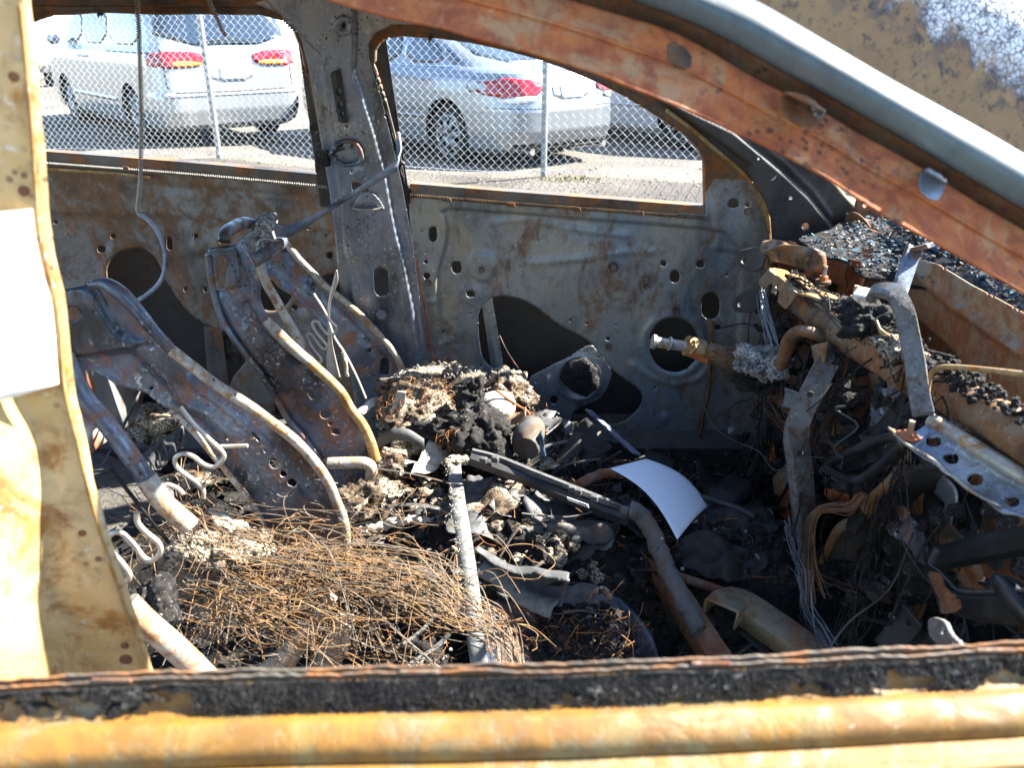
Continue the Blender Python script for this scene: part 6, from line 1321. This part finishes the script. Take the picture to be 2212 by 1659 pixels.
# curled ducts
def shell(name, path, R0, a0, a1, m, label, cat, th=.0025):
    n = 12; prof = [(R0*cos(a0+(a1-a0)*k/n), R0*sin(a0+(a1-a0)*k/n)) for k in range(n+1)]
    o = sweep(name, path, prof, m, None, sm=10, caps=False, smooth=True); k = n+1; N_ = len(o.data.vertices)//k
    for i_, x in enumerate(o.data.vertices):
        e = abs((i_ % k)/n-.5)*2; st_ = min(i_//k, N_-1-i_//k)
        x.co += Vector((.014*fbm((x.co.y*1, x.co.z, 5), 60, 3) if st_ < 2 else 0, .0015*fbm(x.co, 14, 2), .0015*fbm(x.co, 14, 2)+(.010*fbm((x.co.x, 2, 3), 70, 3) if e > .8 else 0)))
    solid(o, th, 0); return tag(o, label, cat)
def pipe_shell(name, p0, p1, R0, a0, a1, m, label, seed, rag=.12):
    p0 = np.array(p0); p1 = np.array(p1); T = p1-p0; L = np.linalg.norm(T); T /= L; sd_ = np.cross(T, [0, 0, 1.]); sd_ /= np.linalg.norm(sd_); U = np.cross(sd_, T); g = np.random.default_rng(seed)
    def jag(n): return g.normal(0, rag, n)
    W = radians(a1-a0)*R0; n1, n2 = 9, 7
    poly = [(L*i/n1, abs(jag(1)[0])*.25*W) for i in range(n1)]+[(L+jag(1)[0]*.12*L, W*i/n2) for i in range(n2)]+[(L*(1-i/n1), W-abs(jag(1)[0])*.3*W) for i in range(n1)]+[(jag(1)[0]*.06*L, W*(1-i/n2)) for i in range(n2)]
    def sf(u, v):
        u = np.asarray(u, float); an = radians(a0)+np.asarray(v, float)/R0; rr = R0*(1+.10*np.sin(u*38+seed)+.05*np.sin(u*95+an*2))
        c = p0+u[..., None]*T+(.012*np.sin(u/L*pi*1.3+seed))[..., None]*U
        return c+rr[..., None]*(np.cos(an)[..., None]*sd_+np.sin(an)[..., None]*U)
    o = sheet(name, poly, [], sf, .004, (), m, None, .0018, toward=(0, -.5, 1)); sharp(o.data, 45); return tag(o, label, 'duct shell')
pipe_shell('curled_duct', aZ(*C8(840, 395), .535), aZ(*C8(1400, 590), .515), .030, 70, 285, M['greyplastic'], 'long split grey duct shell right of the upright bar', 3)
pipe_shell('curled_duct', aZ(*C8(1280, 560), .515), aZ(*C8(1690, 610), .50), .034, 200, 330, M['greyplastic'], 'shallow grey tray-like duct shell ending in a corrugated scrap', 5)
pipe_shell('curled_duct', aZ(*C8(890, 480), .505), aZ(*C8(1340, 690), .485), .026, 20, 160, M['palebar'], 'ragged pale half-pipe below the long split duct shell', 8)
rb = ribbon('corrugated_end', pz(C8([(1540, 610), (1580, 580), (1640, 560), (1690, 610)]), .53, .53), (0, -.004, .010), M['foam'], None, 8, .003); tag(rb, 'short corrugated scrap at the end of the larger duct shell', 'scrap')
# console castings and seat pan
cs = sheet('console_casting', rnd(B7([(-60, 640), (200, 625), (420, 590), (700, 585), (880, 600), (915, 690), (900, 820), (830, 865), (750, 850), (640, 790), (500, 730), (350, 722), (200, 765), (-40, 790)]), 1), [], on_plane((0, -.6, 1), -.6*1.22+.50), 3, [R_boss(B7(780, 720), 22, .02), R_wave(30, .006, 3), R_ridge(B7([(0, 700), (400, 660), (850, 720)]), 16, .014)], M['skin'], None, .03); tag(cs, 'rounded sooty metal casting on the centre tunnel', 'casting')
cx_ = box('console_box', aZ(*B7(310, 515), .545), (.10, .045, .022), M['black'], None, frame3((1, -.05, 0), (0, -.5, 1)), .005); tag(cx_, 'small black plastic box on the centre tunnel', 'plastic box')
gsd = sheet('grey_shard', B7([(0, 480), (170, 360), (250, 400), (300, 445), (100, 520)]), [], plZ(.55), 2.5, [R_wave(14, .004, 6)], M['pillar'], None, .002); tag(gsd, 'thin grey metal shard behind the black plastic box', 'shard')
sp = sheet('seat_pan', rnd(C8([(850, 660), (1000, 600), (1300, 580), (1600, 590), (1740, 620), (1860, 720), (1935, 850), (1980, 1020), (1990, 1300), (860, 1300)]), 1), [], plZ(.46), 5, [R_ridge(C8([(1600, 600), (1740, 640), (1850, 740), (1925, 870), (1970, 1050), (1980, 1300)]), 14, .022), R_wave(50, .008, 7)], M['seat'], car, .003, toward=(0, 0, 1))
pan_pts = inpoly(C8([(1250, 650), (1650, 640), (1800, 760), (1850, 950), (1850, 1100), (1150, 1100)]), 500, plZ(.475))
flakes('pan_litter', pan_pts, .010, M['ash'], sp, lift=.012); A = Acc()
for p in pan_pts[:150]:
    a = random.uniform(0, 6.3); L = random.uniform(.02, .07); d = np.array([cos(a), sin(a), random.uniform(-.1, .4)])*L; A.tube([p, p+d*.5+RNG.normal(0, .006, 3), p+d], .0009, 3, 3)
A.build('pan_twigs', M['needle'], sp, True, 'stuff')
chn2 = sweep('floor_channel', pz(C9([(330, 700), (430, 640), (640, 770), (900, 960), (1100, 1120)]), .47, .40), [(-.03, -.02), (-.03, .012), (-.026, .014), (.026, .014), (.03, .012), (.03, -.02)], M['cowl'], car, thick=.003)
sweep('floor_channel', pz(C9([(-60, 420), (100, 640), (200, 800), (330, 1000)]), .47, .44), [(-.02, -.02), (-.02, .01), (.02, .01), (.02, -.02)], M['rustdark'], car, thick=.004)
dv = sheet('dark_panel', C9([(60, 260), (180, 200), (420, 260), (640, 300), (620, 420), (380, 520), (100, 420)]), [], on_plane((0, -.5, 1), -.5*1.2+.475), 4, [R_wave(22, .016, 4), R_wave(8, .004, 5)], M['dark'], None, .003); tag(dv, 'dark crumpled panel below the white paper sheet', 'panel')
for i, (g, x, y, z, L, a, m) in enumerate(((C5, 1700, 1200, .5, .2, 0, 0),)):
    ls = bar('leaning_strip', aY(*C5(1548, 1062), 1.90), aY(*C5(1850, 1335), 1.66), .022, .006, M['webbing'], None, (.5, -.5, .6), .001); tag(ls, 'blue-grey flat strip leaning against the far front door', 'metal strip')
# rear area behind the near seat
lb = ribbon('curved_sheet', [aX(*p, -.95) for p in B6([(180, 60), (300, 100), (420, 180), (460, 320), (430, 480), (330, 700)])], (0, .16, -.02), None, None, 8, .002)
t = NT('stained_bright_sheet'); n = t.noise(5, 5, .6, .5); c = t.mix(t.step(n, .4, .6), lin('#8d8f8c'), lin('#a3a19a')); c = t.mix(t.mul(t.step(t.noise(9, 3, .5), .5, .62), .8), c, lin('#b0603a')); lb.data.materials.append(t.fin(c, .35, .5))
tag(lb, 'shiny curved sheet with orange stain behind the near seat', 'metal sheet')
cyb = ribbon('folded_channel', [aX(*p, -.85) for p in B6([(610, 320), (560, 450), (480, 580), (400, 740)])], (.0, .035, .012), M['greyplastic'], None, 6, .004); tag(cyb, 'grey folded channel behind the near seat tube', 'channel')
rp = sheet('ribbed_panel', B6([(600, 800), (760, 690), (900, 590), (985, 535), (1003, 680), (880, 810), (800, 890), (745, 900)]), [], on_plane((.6, -.6, .5), .6*-.62-.6*1.35+.5*.55), 3, [lambda P: .003*np.sin((P[:, 0]*.8+P[:, 1]*.35)*.22)], M['greyplastic'], None, .003); tag(rp, 'ribbed grey plastic panel behind the passenger seat', 'plastic panel')
for g in (B6([(700, 780), (740, 850), (760, 890)]), B6([(745, 720), (790, 760), (800, 840), (830, 855), (860, 790), (830, 690)]), B6([(925, 600), (930, 660), (965, 680), (980, 620), (970, 560)])):
    tube('spring_shadow', [on_plane((.6, -.6, .5), .6*-.62-.6*1.35+.5*.55+.004)(*map(np.array, p)) for p in g], .0022, M['black'], rp, 5)  # cast shadows of the seat springs, drawn as thin black tubes
for i, (x, y, z, r) in enumerate(((820, 480, .50, .05), (760, 560, .46, .05), (1050, 950, .48, .04))):
    b = blob('foam_scrap', aZ(*B6(x, y), z), (r*1.4, r, r*.6), M['foam'], None, .6, 20, 4, 90+i)
    tag(b, ('fibrous scrap behind the ribbed panel', 'fibrous scrap left of the ribbed grey panel', 'foam scrap under the springs of the near seat')[i], 'scrap')
pf = sheet('pale_scrap', rnd(B6([(1160, 1180), (1250, 1220), (1400, 1290), (1530, 1330), (1450, 1390), (1340, 1430), (1250, 1350)]), 1), [], on_plane((.3, -.5, 1), .3*-.35-.5*1.02+.60), 3, [R_wave(14, .006, 6)], M['stonepale'], None, .003); tag(pf, 'pale leaf-shaped scrap on the wire tangle', 'scrap')
for i, (x, y) in enumerate(((1180, 1480), (1420, 1500))):
    b = blob('felt_pad', aY(*B6(x, y), 1.06), (.05, .05, .02), M['foam'], None, .4, 30, 5, 95+i); tag(b, ('grey felt pad in the left part of the wire tangle', 'grey felt pad under the middle of the wire tangle')[i], 'felt pad')
dk = blob('charred_block', aY(*C7(960, 640), .90), (.03, .03, .045), M['char'], None, .4, 30, 5, 99); tag(dk, 'black charred block below the near seat springs', 'char block')

# ---- tangle of thin rusty wire on the passenger seat
def nestY(y): return 1.10-(y-1120)/1000*.62
A1, A2 = Acc(), Acc()
def nst(pts, r=.0010, dep=.03):
    d = RNG.normal(0, dep); q = [aY(p[0], p[1], nestY(p[1])+d+RNG.normal(0, .006)) for p in pts]
    (A1 if random.random() < .6 else A2).tube(q, r, 3, 5)
for i in range(95):      # loose bundle sweeping right and down
    s = random.random(); w = random.gauss(0, 1)
    p0 = (random.uniform(380, 760), 1140+s*110+random.gauss(0, 35)); e = random.random()
    pts = [p0, (780+random.gauss(0, 35), 1180+s*110+w*14), (900+random.gauss(0, 30), 1205+s*110+w*16), (1000+random.gauss(0, 25), 1275+s*85+w*18), (1060+e*50+w*10, 1370+random.gauss(0, 25)), (1070+e*65+w*10, 1480)]
    k = random.choice((3, 4, 5, 6, 6)); nst(pts[random.choice((0, 0, 1)):][:k], .0008)
for i in range(190):      # kinked tangle at the left
    x, y = random.gauss(580, 130), random.gauss(1270, 85); a = random.uniform(0, 6.3); L = random.uniform(50, 200); c_ = random.gauss(0, 1.6)
    pts = [(x+L*t*cos(a+c_*t)+random.gauss(0, 4), y+L*t*sin(a+c_*t)*.7+random.gauss(0, 4)) for t in (-.5, -.3, -.1, .1, .3, .5)]
    nst(pts, .0007, .05)
for i in range(85):      # long loose strands from the seat base
    x0, y0 = random.uniform(300, 520), random.uniform(1080, 1330); L = random.uniform(250, 560); sl = random.gauss(.25, .22); bw = random.gauss(0, 60)
    nst([(x0+L*t, y0+sl*L*t+bw*4*t*(1-t)*.7+random.gauss(0, 5)) for t in (0, .2, .4, .6, .8, 1)], .0008, .04)
for i in range(70):       # open loops
    x, y = random.gauss(640, 190), random.gauss(1290, 80); r_ = random.uniform(15, 70); a0 = random.uniform(0, 6.3); sp = random.uniform(2.5, 6)
    nst([(x+r_*cos(a0+sp*k/7)*1.3+k*random.uniform(0, 5), y+r_*sin(a0+sp*k/7)*.8) for k in range(8)], .0008, .04)
for i in range(150):      # tufts round the springs
    x, y = 410+random.gauss(0, 45), 1130+random.gauss(0, 45); a = random.uniform(0, 6.3); L = random.uniform(30, 110)
    nst([(x, y), (x+L*.5*cos(a), y+L*.5*sin(a)-8), (x+L*cos(a+.3), y+L*sin(a+.3))], .0008, .03)
for i in range(90):       # long springy arcs
    x0, y0 = random.uniform(330, 1000), random.uniform(1250, 1440); x1, y1 = x0+random.uniform(-160, 220), y0+random.uniform(-60, 90); h = random.uniform(20, 120)
    nst([(x0, y0), (x0*.7+x1*.3, min(y0, y1)-h*.8), (x0*.3+x1*.7, min(y0, y1)-h), (x1, y1)], .0008, .04)
for pts in (C7([(1690, 260), (1760, 190), (1830, 165), (1900, 200), (1990, 300)]), C8([(150, 260), (400, 300), (660, 345)]), C8([(820, 640), (960, 680), (1060, 780), (1090, 950), (1080, 1090)]), C8([(900, 800), (1020, 770), (1140, 735)]), C8([(240, 900), (360, 960), (480, 1060)]), C8([(330, 850), (520, 960), (700, 1090)]), B6([(1500, 1010), (1650, 1040), (1790, 1110), (1900, 1000), (2030, 970), (2212, 1000)]), B6([(1380, 740), (1250, 880), (1130, 1010)])):
    nst(pts, .0014, .01)
tg = A1.build('wire_tangle', M['wire'], None, True, 'stuff'); tag(tg, 'tangle of fine rusty wire combed to the right over the passenger seat', 'wire tangle')
M['wiredark'] = plain('scorched_wire', '#6b5f50', .6, .2, .3, 40)
tg2 = A2.build('scorched_wire_tangle', M['wiredark'], None, True, 'stuff'); tag(tg2, 'darker scorched wire strands mixed into the rusty wire tangle', 'wire tangle')
